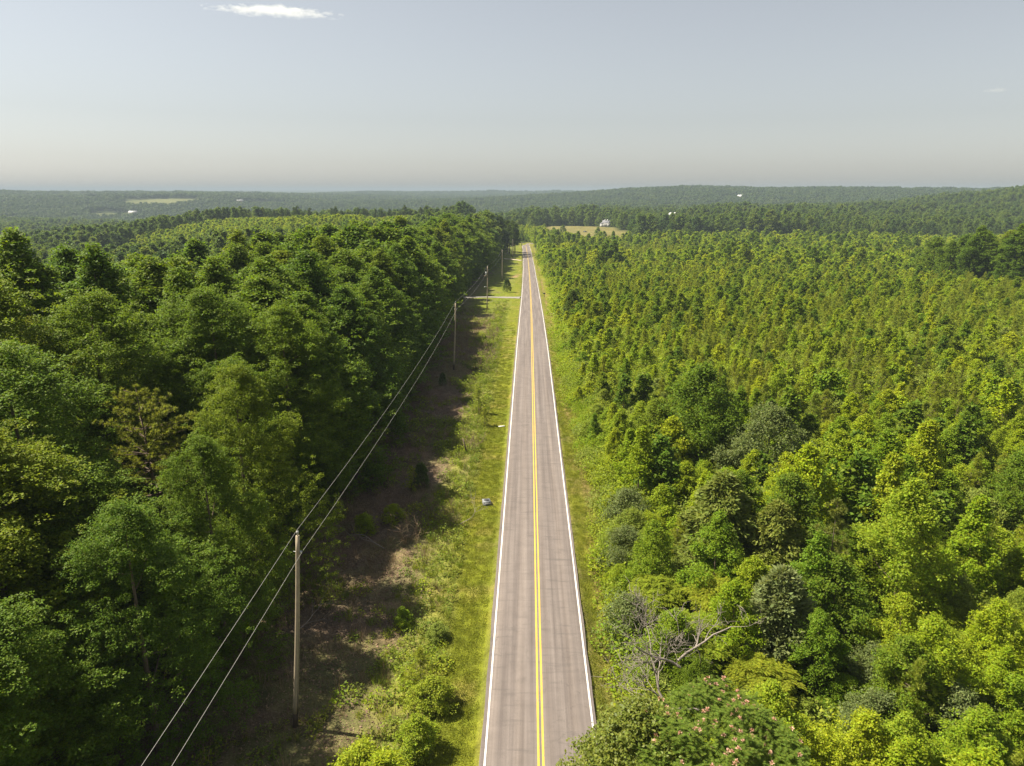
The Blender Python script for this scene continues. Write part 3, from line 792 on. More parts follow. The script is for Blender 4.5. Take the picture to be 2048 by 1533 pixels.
fl = pine_mesh(16.5, 4.0, 8.5, 13, 7, 44, 0.30, 431, M['lpine'], 0.75, 0.045, 0.17)
place("flat_topped_pine", fl, (-26.5, 45.0, T1(-26.5, 45.0)), 0.96, 0.4, "pale yellow-green flat-topped pine with bare branches among dark trees on the left", "pine tree", "pines of the left forest")
place("flat_topped_pine", fl, (-41, 55, T1(-41, 55)), 1.15, 2.4, "olive flat-topped pine at the left edge below the tallest rounded tree", "pine tree", "pines of the left forest")

cand = []
for row, xo in enumerate((-21.8, -27.0, -32.5, -38.5, -45, -52, -59, -66, -73)):
    y = 14.0 + (row % 2) * 3
    while y < 520:
        step = (5.0 if row < 2 else 6.2) * (1.5 if row == 0 and 130 < y < 300 else 1.0)
        y += step * rng.uniform(0.8, 1.2)
        x = xo + rng.uniform(-1.6, 1.6) + float(xroad(y)) * 0.6 - 3.0 * sstep(125, 160, y) + 2.6 * sstep(250, 310, y) + 3.5 * sstep(330, 480, y)
        cand.append((float(x), y, row))
tall, tall_rest = [], []
for x, y, row in cand:
    if not in_view(np.array(x), np.array(y), 0.05, 6): continue
    if any((x - a) ** 2 + (y - b) ** 2 < c * c for a, b, c in taken): continue
    if row > 5 and y < 420: continue
    if row > 4 and y < 100: continue
    if y < 40 and row > 2: continue
    if y > 470 and row < 2: continue
    if abs(y - 222 - 0.5) < 4.5 and x > -36: continue
    hh = (19.5 + 4.5 * float(fbm(np.array(x / 16), np.array(y / 16), 61)) + rng.uniform(-2.0, 2.5)) * ((0.90 if y < 60 else 0.84 if y < 140 else 0.74) if row == 0 else (0.95 if row == 1 else 1.0))
    if row >= 2 and 52 < y < 125: hh += 2.2 if x / y < -0.52 else -1.4
    if row >= 3 and y >= 125: hh -= 2.6
    if y < 45: hh = min(hh, 16.0 + 0.1 * max(0, y - 20) + (0 if row < 2 else 2))
    if 42 < y < 55 and -44 < x < -26.5: hh = min(hh, 13.0 + 1.15 * (-26.5 - x))
    if y < 46 and -0.74 < x / y < -0.53: hh = min(hh, 27.0 - 20.0 * y / 45.0)
    d = math.hypot(x, y)
    tall.append((d + 9 * row, x, y, hh, row))
tall.sort()
ORD = "first second third fourth fifth sixth seventh eighth ninth tenth eleventh twelfth thirteenth fourteenth fifteenth sixteenth".split()
def edge_label(x, y):
    for nm_, y0, y1 in (("nearest", 32.4, 112.0), ("second", 112.0, 190.0)):
        if y0 <= y < y1:
            k_ = sum(1 for t_ in tall if t_[4] == 0 and y0 <= t_[2] < y)
            return ORD[min(k_, 15)] + " tall tree along the forest edge past the " + nm_ + " utility pole"
    k_ = sum(1 for t_ in tall if t_[4] == 0 and y < t_[2] < 32.4)
    return ORD[k_] + " forest-edge tree below the nearest utility pole"
for k, (_, x, y, hh, row) in enumerate(tall):
    far_ = math.hypot(x, y)
    if k < 280:
        pr = TALLN[rng.integers(2)] if far_ < 66 else TALL0[rng.integers(5)] if far_ < 120 else TALL1[rng.integers(3)]
        s = hh / 22
        place("broadleaf_tree", pr, (x, y, T1(x, y) - 0.15), s * rng.uniform(1.05, 1.35) * (0.92 if row == 0 else 1.0), rng.uniform(0, 6.28),
              edge_label(x, y) if row == 0 and y < 190 else ("tall tree on the forest edge " if row == 0 else ("tall tree one row behind the forest edge " if row == 1 else "tall tree deep in the left forest ")) + zone_left(x, y),
              "tree", "tall trees of the left forest", s)
    else:
        tall_rest.append((x, y, hh))

# dark pines closing the forest at the far end
dp = [(-9.5, 452), (-13, 462), (-18, 447), (-15, 478), (-21, 468), (-10, 490), (-26, 455), (-27, 480), (-17, 497), (-11, 470), (-23, 492), (-31, 470)]
for x, y in dp:
    s = rng.uniform(0.95, 1.2)
    place("tall_pine_tree", TPIN1[rng.integers(2)], (x, y, T1(x, y) - 0.2), s * 1.25, rng.uniform(0, 6.28), "tall dark pine in the stand where the left forest ends by the road's bend", "pine tree", "dark pines at the road's end", s)

# ------------------------------------------------------------------ right side: individual trees and shrubs
def named(name, proto, x, y, s, label, cat, rz=None, group=None, sz=None, dz=-0.1, tilt=None):
    taken.append((x, y, (2.8 if 'pine' in name else 1.6) * s))
    return place(name, proto, (x, y, T1(x, y) + dz), s, rng.uniform(0, 6.28) if rz is None else rz, label, cat, group, sz, tilt)

ov = bl_proto(8.6, 3.3, 1.5, 36, 54, 15, 0.19, 501, M['overhang'], cr=0.32, limbs=16, topsharp=0.6, r0=0.16, lobe=0.32)
named("overhanging_tree", ov, 4.1, 25.6, 0.86, "glossy broadleaf tree at the bottom edge leaning out over the right lane", "tree", 0.3)
# mimosa: flat spreading crown, fine leaves, pink blossom
def mimosa():
    r = np.random.default_rng(511); n = 420
    a = r.uniform(0, 6.28, n); q = 3.2 * np.sqrt(r.uniform(0, 1, n)); z = 6.3 + 0.9 * np.cos(q / 3.2 * 1.5) - 1.1 * r.uniform(0, 1, n) ** 2 + 0.35 * np.sin(a * 4 + q * 2)
    C = np.stack([q * np.cos(a), q * np.sin(a), z], -1)
    F = 8; c = np.repeat(C, F, 0); m = n * F
    fr = unit(r.normal(size=(m, 3)) * np.array([1, 1, 0.25]))
    K = 9; s = np.tile(np.linspace(0.05, 0.42, K), m)
    base = np.repeat(c, K, 0) + np.repeat(fr, K, 0) * s[:, None] - np.array([0, 0, 0.35]) * (s[:, None] ** 2)
    side = unit(np.cross(np.repeat(fr, K, 0), np.array([0, 0, 1.0])))
    p = base - side * 0.085
    V, Q = leaves_np(p, side, np.tile([0, 0, 1.0], (len(p), 1)) + r.normal(scale=0.2, size=(len(p), 3)), 0.17, 0.045, 0.05)
    lob = np.array([(2.0 * math.cos(t), 2.0 * math.sin(t), 6.0, 1.0) for t in np.linspace(0, 6.28, 9)[:-1]])
    fl_i = r.choice(n, 130, replace=False); fl_i = fl_i[np.argsort(-z[fl_i])][:100]
    fc = np.repeat(C[fl_i] + np.array([0, 0, 0.22]), 22, 0)
    FV, FQ = leaves_np(fc, unit(rsphere(len(fc), r) + np.array([0, 0, 0.8])), rsphere(len(fc), r), 0.13, 0.045, 0.02)
    return (mesh_np("crown", V, Q, None, M['mimosa']), trunk_mesh("trunk", 5.4, 0.14, lob, M['bark'], 511, 0.4, 8)), mesh_np("blossom", FV, FQ, None, M['pink'])
mim, blos = mimosa()
me_ = named("mimosa_tree", mim, 7.2, 24.9, 1.02, "flat-crowned feathery tree dotted with pink blossom at the bottom edge", "tree", 0.8)
o = bpy.data.objects.new("blossom", blos); o.parent = me_; COL.objects.link(o)

# dead tree
def branch(mb, p, d, L, r0, depth, r):
    n = 6; pts = [p]; dd = d
    for k in range(n):
        dd = unit((dd + r.normal(scale=0.16, size=3) + np.array([0, 0, 0.03]))[None])[0]; pts.append(pts[-1] + dd * L / n)
    pts = np.array(pts); rad = np.linspace(r0, r0 * 0.42, n + 1)
    mb.tube(pts, rad, 6 if depth < 2 else 4, False)
    if depth < 4:
        for k in range({0: 6, 1: 5, 2: 4, 3: 3}[depth]):
            i = int(r.integers(2, n + 1)) if depth else int(r.integers(3, n + 1))
            ax = unit(np.cross(dd, rsphere(1, r)[0])[None])[0]; an = r.uniform(0.45, 1.0)
            nd = dd * math.cos(an) + ax * math.sin(an)
            branch(mb, pts[i], nd, L * r.uniform(0.42, 0.68), max(0.011, rad[i] * 0.62), depth + 1, r)
mb = MB(); rr = np.random.default_rng(22)
branch(mb, np.array([0, 0, -0.3]), unit(np.array([[-0.22, 0.25, 1.0]]))[0], 4.8, 0.105, 0, rr)
dt = empty("dead_tree", (8.3, 31.6, T1(8.3, 31.6))); dt.scale = (1.12, 1.12, 1.12); tag(dt, "bare grey dead tree with forking branches beside the right verge", "tree")
mb.build("trunk", M['dead'], dt, smooth=True)
mb = MB(); branch(mb, np.array([0, 0.1, 1.9]), unit(np.array([[-1, -0.15, 0.25]]))[0], 3.3, 0.08, 1, rr)
mb.build("limb", M['dead'], dt, smooth=True)
mb = MB(); branch(mb, np.array([-0.8, 0.9, 3.6]), unit(np.array([[-0.9, 0.5, 0.5]]))[0], 3.0, 0.065, 1, rr); branch(mb, np.array([-0.9, 1.0, 3.9]), unit(np.array([[0.9, 0.4, 0.7]]))[0], 3.2, 0.065, 1, rr)
mb.build("limb", M['dead'], dt, smooth=True)
taken.append((7.2, 30.2, 3.3))

ced = cedar_mesh(6.6, 2.3, 1500, 9, 0.34, 521, M['cedar'], 0.1)
oced = cedar_mesh(7.6, 3.0, 1700, 9, 0.36, 522, M['ocedar'], 0.75)
named("red_cedar_tree", ced, 14.2, 37.3, 1.1, "grey-green conical cedar with ragged tips behind the dead tree", "tree", 1.0)
named("red_cedar_tree", oced, 13.8, 49.0, 1.1, "olive drooping cedar standing beside the road's right verge", "tree", 0.4)
named("red_cedar_tree", oced, 17.4, 47.5, 0.9, "smaller olive cedar just right of the drooping roadside cedar", "tree", 2.4)
named("red_cedar_tree", cedar_mesh(6.0, 1.9, 600, 9, 0.42, 523, M['dpine'], 0.2), 9.8, 168, 1.15, "dark conical cedar on the right verge opposite the third pole", "tree", 2.0)
olv = bl_proto(7.4, 3.1, 0.5, 22, 50, 16, 0.17, 531, M['olive'], cr=0.40, limbs=10)
named("olive_tree", olv, 22.0, 63.5, 1.2, "rounded dull grey-green tree behind the olive cedar", "tree", 0.5)
named("grey_green_bush", bl_proto(3.3, 2.0, 0.1, 14, 44, 16, 0.14, 532, M['olive'], cr=0.32, limbs=6, lobe=0.5), 5.9, 41.0, 0.95, "grey-green bush at the verge left of the dead tree", "bush", 1.5)
named("grey_green_bush", bl_proto(3.3, 2.2, 0.1, 14, 44, 16, 0.14, 533, M['olive'], cr=0.32, limbs=6, lobe=0.5), 7.9, 56.0, 1.05, "grey-green bush beside the verge in front of the drooping cedar", "bush", 3.5)
dk = bl_proto(8.6, 3.1, 0.5, 26, 54, 20, 0.18, 541, M['forest'], cr=0.42, limbs=10)
named("rounded_tree", dk, 17.0, 70.5, 1.3, "dark rounded broadleaf tree standing above the scrub near the right verge", "tree", 1.1)
named("rounded_tree", dk, 12.8, 71.0, 0.85, "smaller bright-sided tree against the dark rounded tree by the right verge", "tree", 4.1)
named("rounded_tree", dk, 41.5, 57.0, 0.95, "mid-green rounded tree at the right edge above the vine-covered scrub", "tree", 2.0)
pop = bl_proto(9.8, 2.5, 1.6, 24, 44, 22, 0.17, 551, M['poplar'], cr=0.42, limbs=14, r0=0.12)
named("tulip_poplar_tree", pop, 24.4, 43.5, 1.05, "yellow-green leafy tree with pale leaning trunk right of the slender pine", "tree", 0.9)
named("tulip_poplar_tree", pop, 10.6, 28.0, 0.66, "small bright green leafy tree at the bottom edge right of the blossom", "tree", 2.9)
named("tulip_poplar_tree", pop, 16.2, 27.0, 0.62, "small lime-green tree at the bottom edge below the dark cedar gap", "tree", 4.9)
spn = pine_mesh(9.2, 1.35, 2.6, 14, 5, 70, 0.30, 561, M['lpine'], 0.3, 0.04, 0.10, sparse=0.25)
named("slender_pine_tree", spn, 19.2, 42.5, 1.0, "slender pine with tufted branches and bare trunk right of the grey cedar", "pine tree", 0.2)
named("slender_pine_tree", spn, 27.0, 46.0, 0.8, "dark slender pine half hidden behind the yellow-green tree", "pine tree", 2.2)
def sumac(seed):
    r = np.random.default_rng(seed); n = 95
    a = r.uniform(0, 6.28, n); q = 2.3 * np.sqrt(r.uniform(0, 1, n)); z = 4.3 + 0.6 * np.cos(q) - 1.6 * r.uniform(0, 1, n) ** 2
    C = np.stack([q * np.cos(a), q * np.sin(a), z], -1); F = 9; m = n * F
    c = np.repeat(C, F, 0); fr = unit(r.normal(size=(m, 3)) * np.array([1, 1, 0.15]) + np.array([0, 0, 0.25])); K = 8
    s = np.tile(np.linspace(0.12, 0.75, K), m); fk = np.repeat(fr, K, 0)
    base = np.repeat(c, K, 0) + fk * s[:, None] - np.array([0, 0, 0.45]) * s[:, None] ** 2
    side = unit(np.cross(fk, np.array([0, 0, 1.0])))
    Vs, Qs, o_ = [], [], 0
    for sg in (-1, 1):
        V, Q = leaves_np(base, unit(side * sg + fk * 0.45 - np.array([0, 0, 0.25])), np.tile([0, 0, 1.0], (len(base), 1)) + r.normal(scale=0.15, size=(len(base), 3)), 0.24, 0.085, 0.06)
        Vs.append(V); Qs.append(Q + o_); o_ += len(V)
    lob = np.array([(1.4 * math.cos(t), 1.4 * math.sin(t), 4.0, 0.8) for t in np.linspace(0, 6.28, 8)[:-1]])
    return mesh_np("crown", np.vstack(Vs), np.vstack(Qs), None, M['sumac']), trunk_mesh("trunk", 3.6, 0.09, lob, M['bark'], seed, 0.3, 7)
smc = sumac(571)
for i, (x, y, s, lab) in enumerate([(9.3, 37.0, 0.85, "spreading tree with long pinnate leaves directly behind the dead tree"),
                                    (12.4, 34.0, 0.72, "pinnate-leaved tree between the dead tree and the grey cedar"),
                                    (8.2, 43.0, 0.7, "pinnate-leaved tree behind the grey-green verge bush"),
                                    (12.0, 41.5, 0.85, "yellowish pinnate-leaved tree in front of the olive drooping cedar")]):
    named("sumac_tree", smc, x, y, s, lab, "tree", i * 1.7, "pinnate-leaved trees by the right verge")

DKN = bl_proto(6.4, 2.3, 0.4, 24, 36, 24, 0.13, 545, M['forest'], cr=0.27, limbs=10, lobe=0.34, topsharp=0.65)
OLN = bl_proto(3.4, 2.0, 0.1, 16, 40, 20, 0.11, 546, M['olive'], cr=0.28, limbs=6, lobe=0.42)
# right scrub, one by one near the road, the mass beyond
def right_edge(y): return 5.7 + 0.9 * math.exp(-((y - 64) / 12) ** 2) + 0.35 * math.sin(y / 11) + 0.35 * math.sin(y / 4.3) + 1.2 * float(sstep(150, 230, y))
X, Y = jgrid(6, 320, 10, 330, 2.6)
ok = in_view(X, Y, 0.05, 8) & (X - xroad(Y) > np.array([right_edge(v) for v in Y]))
ok &= field_mask(X, Y) < 0.4
X, Y = X[ok], Y[ok]
dist = np.hypot(X - CAM[0], Y)
order = np.argsort(dist); X, Y, dist = X[order], Y[order], dist[order]
pz = fbm(X / 38, Y / 38, 71); hz_ = fbm(X / 17, Y / 17, 73)
cnt = {"t": 0, "p": 0, "s": 0}; LIM = 285
mass = {"t": [], "p": [], "s": []}
def zone_right(x, y):
    lat = "close to the right verge" if x < 16 else ("in the left part" if x < 34 else ("in the central part" if x < 60 else "in the right part")) + " of the field"
    dep = "level with the dead tree" if y < 40 else "level with the cedars" if y < 58 else "level with the dark rounded tree" if y < 82 else "past the dark rounded tree" if y < 105 else "before the second pole" if y < 112 else "past the second pole's level" if y < 150 else "towards the dark verge cedar"
    return lat + " " + dep
MARKS = [(4.1, 25.6, "the tree overhanging the lane"), (7.2, 24.9, "the pink-blossomed tree"), (8.3, 31.6, "the bare dead tree"), (14.2, 37.3, "the grey-green cedar"), (13.8, 49, "the olive drooping cedar"),
         (22, 63.5, "the dull rounded tree"), (5.9, 41, "the near grey-green bush"), (7.9, 56, "the farther grey-green bush"), (17, 70.5, "the dark rounded tree"), (24.4, 43.5, "the yellow-green poplar"), (19.2, 42.5, "the slender pine"), (41.5, 57, "the rounded tree at the right edge"), (9.8, 168, "the dark verge cedar")]
def near_mark(x, y):
    b = min(MARKS, key=lambda m: (m[0] - x) ** 2 + (m[1] - y) ** 2); dx, dy = x - b[0], y - b[1]
    if dx * dx + dy * dy > 64: return None
    if abs(dx) > abs(dy): return ("just right of " if dx > 0 else "just left of ") + b[2]
    return ("just behind " if dy > 0 else "just in front of ") + b[2]
blocked = np.zeros(len(X), bool)
for a, b, c in taken:
    blocked |= (X - a) ** 2 + (Y - b) ** 2 < c * c
for i in range(len(X)):
    if blocked[i]: continue
    x, y = float(X[i]), float(Y[i]); u = rng.uniform()
    edge = x - right_edge(y)
    pine_zone = pz[i] > 0.56 and y > 75 and x > 24
    if pine_zone: k = "p" if u < 0.42 else ("t" if u < 0.68 else "s")
    elif edge < 3: k = "s" if u < 0.55 else "t"
    else: k = "p" if u < 0.10 else ("t" if u < 0.58 else "s")
    if k == "t" and rng.uniform() < 0.18: k = "s"
    base = {"t": 0.55 + 0.62 * hz_[i], "p": 0.62 + 0.4 * hz_[i], "s": 0.62 + 0.6 * hz_[i]}[k] * rng.uniform(0.78, 1.22)
    base *= 1 - 0.26 * float(sstep(70, 120, y)) * (k != "p")
    if y < 36 and x < 16: base *= 0.8
    if k == "s" and edge < 1.2: base *= 0.62
    if k == "t" and edge < 1.8: base *= 0.58
    if edge < 2.5 and k == "t" and y > 60: base *= 0.85
    if cnt[k] < LIM and dist[i] < 175:
        cnt[k] += 1
        near_ = dist[i] < 95
        vn = dist[i] < 56
        pr = {"t": YNGN if vn else (YNG0 if near_ else YNG1), "p": PIN0 if dist[i] < 130 else PIN1, "s": SHRN if vn else (SHR0 if near_ else SHR1)}[k]
        pr = pr[rng.integers(len(pr))]
        if k == "t" and rng.uniform() < 0.17: pr = DKN if vn else YNGD[rng.integers(2)]
        if k == "s" and vn and rng.uniform() < 0.12: pr = OLN
        nmx, cat, lab = {"t": ("young_broadleaf_tree", "tree", "young broadleaf tree "), "p": ("young_pine_tree", "pine tree", "young bushy pine "), "s": ("shrub", "shrub", "low leafy shrub ")}[k]
        place(nmx, pr, (x, y, T1(x, y) - 0.08), base, rng.uniform(0, 6.28), lab + (near_mark(x, y) or zone_right(x, y)), cat,
              {"t": "young broadleaf trees in the overgrown field", "p": "young pines in the overgrown field", "s": "shrubs in the overgrown field"}[k], base * rng.uniform(0.9, 1.15))
    else:
        mass[k].append((x, y, base))
# the rest of the field out to the tree belts
def mass_pts(L):
    A = np.array(L); P = np.stack([A[:, 0], A[:, 1], terrain(A[:, 0], A[:, 1]) - 0.1], -1); return P, A[:, 2]
X, Y = jgrid(4, 560, 330, 800, 4.0)
ok = in_view(X, Y, 0.06, 10) & (X > 6.5 + xroad(Y)) & (field_mask(X, Y) < 0.35) & (Y < 690 - 0.12 * X + 130 * (fbm(X / 120, Y / 400, 79) - 0.5))
ok &= ~((Y > 575) & (Y < 640) & (np.abs(Y - 606 + 0.0 * X) < 10) & (X < 70))
X2, Y2 = X[ok], Y[ok]
h2 = fbm(X2 / 20, Y2 / 20, 81); p2 = fbm(X2 / 45, Y2 / 45, 83)
thin = rng.uniform(size=len(X2)) < 0.9 * sstep(0.60, 0.45, fbm(X2 / 33, Y2 / 33, 85)) + 0.35
for x, y, h_, p_, t_ in zip(X2, Y2, h2, p2, thin):
    if not t_: continue
    if y > 625 and 15 < x < 125 and rng.uniform() < 0.75: continue
    u = rng.uniform(); k = "p" if (p_ > 0.57 and u < 0.6) else ("t" if u < 0.6 else "s")
    b = {"t": 0.5 + 0.8 * h_, "p": 0.6 + 0.4 * h_, "s": 0.6 + 0.6 * h_}[k] * rng.uniform(0.7, 1.3)
    mass[k].append((x, y, b))
prs = YNG1 + YNG2 + PIN1 + SHR1 + YNGD
Ps, Ss, Is = [], [], []
for k, (lo_near, hi_near, lo_far, hi_far) in {"t": (0, 3, 3, 5), "p": (5, 7, 5, 7), "s": (7, 9, 7, 9)}.items():
    P, S = mass_pts(mass[k]); dd = np.hypot(P[:, 0], P[:, 1])
    I = np.where(dd < 260, rng.integers(lo_near, hi_near, len(P)), rng.integers(lo_far, hi_far, len(P)))
    if k == "t":
        dk_ = rng.uniform(size=len(P)) < 0.20; I = np.where(dk_, rng.integers(9, 11, len(P)), I); S = np.where(dk_, S * 1.2, S)
    S = S * (1 + 0.18 * sstep(260, 420, dd))
    Ps.append(P); Ss.append(S); Is.append(I)
P = np.vstack(Ps); S = np.concatenate(Ss)
scatter("field_scrub", prs, P, rng.uniform(0, 6.28, len(P)), S, np.concatenate(Is), "dense mass of young trees and scrub filling the field right of the road")

# ground cover under the near scrub: low leafy tangle so no bare soil shows
def tangle(seed, n, R, L, hmax, mat):
    r = np.random.default_rng(seed); a = r.uniform(0, 6.28, n); q = R * np.sqrt(r.uniform(0, 1, n))
    p = np.stack([q * np.cos(a), q * np.sin(a), hmax * r.uniform(0.05, 1, n) * (1 - 0.6 * (q / R) ** 2)], -1)
    nr = unit(np.array([0, 0, 1.0]) + r.normal(scale=0.5, size=(n, 3))); d = np.cross(nr, rsphere(n, r))
    ll = L * r.uniform(0.6, 1.3, n)
    V, Q = leaves_np(p, d, nr, ll, ll * 0.65, 0.12)
    return mesh_np("tangle", V, Q, None, mat)
TNG = [tangle(601, 900, 1.4, 0.125, 1.3, M['shrub']), tangle(602, 900, 1.5, 0.12, 1.0, M['young']), tangle(603, 850, 1.3, 0.13, 1.6, M['shrub'])]
TNG += [tangle(604, 300, 2.0, 0.30, 1.7, M['shrub']), tangle(605, 300, 2.0, 0.30, 1.5, M['young'])]
X, Y = jgrid(6, 130, 10, 150, 1.5)
ok = in_view(X, Y, 0.05, 8) & (X - xroad(Y) > np.array([right_edge(v) for v in Y]) - 0.5)
X, Y = X[ok], Y[ok]
X2, Y2 = jgrid(6, 420, 60, 480, 2.7)
ok = in_view(X2, Y2, 0.05, 8) & (X2 - xroad(Y2) > np.array([right_edge(v) for v in Y2]) + 0.3) & (np.hypot(X2, Y2) > 115)
X2, Y2 = X2[ok], Y2[ok]
P = np.stack([np.concatenate([X, X2]), np.concatenate([Y, Y2]), terrain(np.concatenate([X, X2]), np.concatenate([Y, Y2])) - 0.05], -1)
TI = np.concatenate([rng.integers(0, 3, len(X)), rng.integers(3, 5, len(X2))])
scatter("undergrowth", TNG, P, rng.uniform(0, 6.28, len(P)), rng.uniform(0.9, 1.7, len(P)), TI, "low leafy tangle covering the ground beneath the scrub")

# mature stand on the right, and specimen trees
st = []
X, Y = jgrid(135, 330, 215, 350, 8.5)
for x, y in zip(X, Y):
    d = ((x - 222) / 68) ** 2 + ((y - 262) / 30) ** 2
    if d < 1 + 0.3 * rng.uniform() and in_view(np.array(x), np.array(y), 0.05, 10): st.append((x, y))
st += [(156, 256), (163, 247), (171, 244), (180, 247)]
for x, y in st:
    s = rng.uniform(0.72, 0.98)
    place("mature_tree", TALL1[rng.integers(3)], (x, y, T1(x, y) - 0.2), s * 1.05, rng.uniform(0, 6.28), "mature broadleaf tree in the dark stand at the right edge of the scrub field", "tree", "stand of mature trees at the right", s)
sp = [(101, 846, 0.62, "tree in front of the right corner of the white house"), (106, 858, 0.8, "tall tree right beside the white house"), (-7, 640, 0.42, "dark round tree behind the end of the road"), (34, 735, 0.55, "large dark bushy tree at the left end of the straw-coloured field"),
      (66, 672, 0.42, "dark tree standing before the straw-coloured field"), (80, 690, 0.36, "rounded tree near the lower right of the straw-coloured field"),
      (108, 735, 0.62, "taller tree at the right end of the straw-coloured field")]
for x, y, s, lab in sp:
    place("spreading_tree", TALL2[2], (x, y, T1(x, y) - 0.2), s * 1.2, rng.uniform(0, 6.28), lab, "tree", None, s)

# ------------------------------------------------------------------ woods beyond: one mass
Pl = []
def add_mass(X, Y, s, idx): 
    P = np.stack([X, Y, terrain(X, Y) - 0.3], -1); Pl.append((P, s, idx))
A = np.array(tall_rest)
if len(A): add_mass(A[:, 0], A[:, 1], A[:, 2] / 20, rng.integers(0, 3, len(A)))
# left valley and slopes
X, Y = jgrid(-520, -60, 60, 760, 7.6)
plant = ((X + 165) / 120) ** 2 + ((Y - 520) / 190) ** 2
plantation = (plant < 1) & (X < -52 - 0.05 * (Y - 300)) & (Y > 330)
ok = in_view(X, Y, 0.06, 12) & ~plantation & (((X < -66) & (Y > 120)) | (X < -92) | ((Y > 520) & (X < -62))) & (field_mask(X, Y) < 0.3)
add_mass(X[ok], Y[ok], (0.58 + 0.45 * fbm(X[ok] / 40, Y[ok] / 40, 91) + rng.uniform(-0.08, 0.12, ok.sum())) * (1 - 0.35 * sstep(-105, -85, X[ok]) * (Y[ok] < 500)), rng.integers(0, 3, ok.sum()))
# tree belts and woods 640 m to 1500 m
X, Y = jgrid(-1150, 1250, 560, 1500, 9.0)
r_ = np.hypot(X, Y)
belt = (r_ > 600) & (field_mask(X, Y, 4) < 0.25)
belt &= ~((X > -20) & (X < 620) & (Y < 700 - 0.12 * X + 130 * (fbm(X / 120, Y / 400, 79) - 0.5)))          # scrub field
belt &= ~((X > -60) & (X < 34) & (Y < 800))                         # low growth behind the bend
belt &= ~plantation_mask if False else True
belt &= ~((((X + 165) / 120) ** 2 + ((Y - 520) / 190) ** 2) < 1.0)
belt &= ~((X < -62) & (X > -520) & (Y < 760))
belt &= in_view(X, Y, 0.04, 15)
X, Y = X[belt], Y[belt]
edge_h = 0.45 + 0.85 * fbm(X / 75, Y / 75, 93)
clr = (((X - 178) / 11) ** 2 + ((Y - 900) / 50) ** 2) < 1
X, Y, edge_h = X[~clr], Y[~clr], edge_h[~clr]
add_mass(X, Y, edge_h * rng.uniform(0.75, 1.3, len(X)), rng.integers(0, 3, len(X)))
prs = list(TALL2)
P = np.vstack([a[0] for a in Pl]); S = np.concatenate([np.broadcast_to(a[1], len(a[0])) for a in Pl]); I = np.concatenate([a[2] for a in Pl])
scatter("woodland", prs, P, rng.uniform(0, 6.28, len(P)), S, I, "mixed woodland mass rolling away beyond the road and fields")
n_wood = len(P)
# low growth behind the bend and the young plantation on the left slope
X, Y = jgrid(-62, 40, 640, 800, 4.2)
ok = (field_mask(X, Y) < 0.3) & in_view(X, Y)
Xp, Yp = jgrid(-290, -50, 330, 715, 3.6)
okp = ((((Xp + 165) / 120) ** 2 + ((Yp - 520) / 190) ** 2) < 1) & (Xp < -56 - 0.05 * (Yp - 300)) & in_view(Xp, Yp)
X = np.concatenate([X[ok], Xp[okp]]); Y = np.concatenate([Y[ok], Yp[okp]])
P = np.stack([X, Y, terrain(X, Y) - 0.1], -1)
scatter("young_plantation", YNG2 + PIN1[:1], P, rng.uniform(0, 6.28, len(P)), rng.uniform(0.65, 1.25, len(P)), rng.choice([0, 1, 1, 0, 2], len(P)), "young green plantation covering the slope behind the left forest")

# tall pine row on the crest at the left
row = [(-245 + 4.6 * k + rng.uniform(-1.5, 1.5), 640 + 0.35 * k * 4 + rng.uniform(-5, 5)) for k in range(46)]
for x, y in row:
    if rng.uniform() < 0.22: continue
    s = rng.uniform(0.62, 0.95)
    place("tall_pine_tree", TPIN1[rng.integers(2)], (x, y, T1(x, y) - 0.2), s * 1.3, rng.uniform(0, 6.28), "tall pine in the row along the crest behind the left plantation", "pine tree", "pines along the left crest", s)

# far forest canopy: clumps of crowns, out to several kilometres
def clump(seed, n, spread, q, L):
    r = np.random.default_rng(seed); Vs, Qs, o_ = [], [], 0
    for k in range(n):
        cx, cy_ = r.uniform(-spread, spread, 2); R = r.uniform(3.5, 5.5); h = r.uniform(10, 17)
        u = rsphere(q, r); u[:, 2] = np.abs(u[:, 2]) * 1.0 - 0.25
        p = np.array([cx, cy_, h - R]) + u * np.array([R, R, R * 1.25]) * r.uniform(0.8, 1.1, (q, 1))
        V, Q = leaves_np(p, unit(np.cross(u, rsphere(q, r))), unit(u + np.array([0, 0, 0.5])), L * r.uniform(0.7, 1.3, q), L * 0.8, 0.1)
        Vs.append(V); Qs.append(Q + o_); o_ += len(V)
    return mesh_np("clump", np.vstack(Vs), np.vstack(Qs), None, M['distant'])
CL = [clump(701, 9, 11, 46, 2.6), clump(702, 9, 11, 46, 2.6), clump(703, 8, 11, 50, 2.8)]
def ring(r0, r1, step):
    X, Y = jgrid(-r1, r1, 0, r1 * 1.02, step); r = np.hypot(X, Y)
    ok = (r > r0) & (r < r1) & in_view(X, Y, 0.03, 30) & (field_mask(X, Y, 8) < 0.3)
    return X[ok], Y[ok]
Xa, Ya = ring(1380, 2600, 17.5); Xb, Yb = ring(2600, 4800, 28)
X = np.concatenate([Xa, Xb]); Y = np.concatenate([Ya, Yb])
S = np.concatenate([rng.uniform(0.8, 1.25, len(Xa)), rng.uniform(1.2, 1.8, len(Xb))])
P = np.stack([X, Y, terrain(X, Y) - 1.0], -1)
scatter("distant_forest", CL, P, rng.uniform(0, 6.28, len(P)), np.stack([S, S, rng.uniform(0.8, 1.3, len(P))], -1), rng.integers(0, 3, len(P)), "distant wooded hills fading to blue at the horizon")

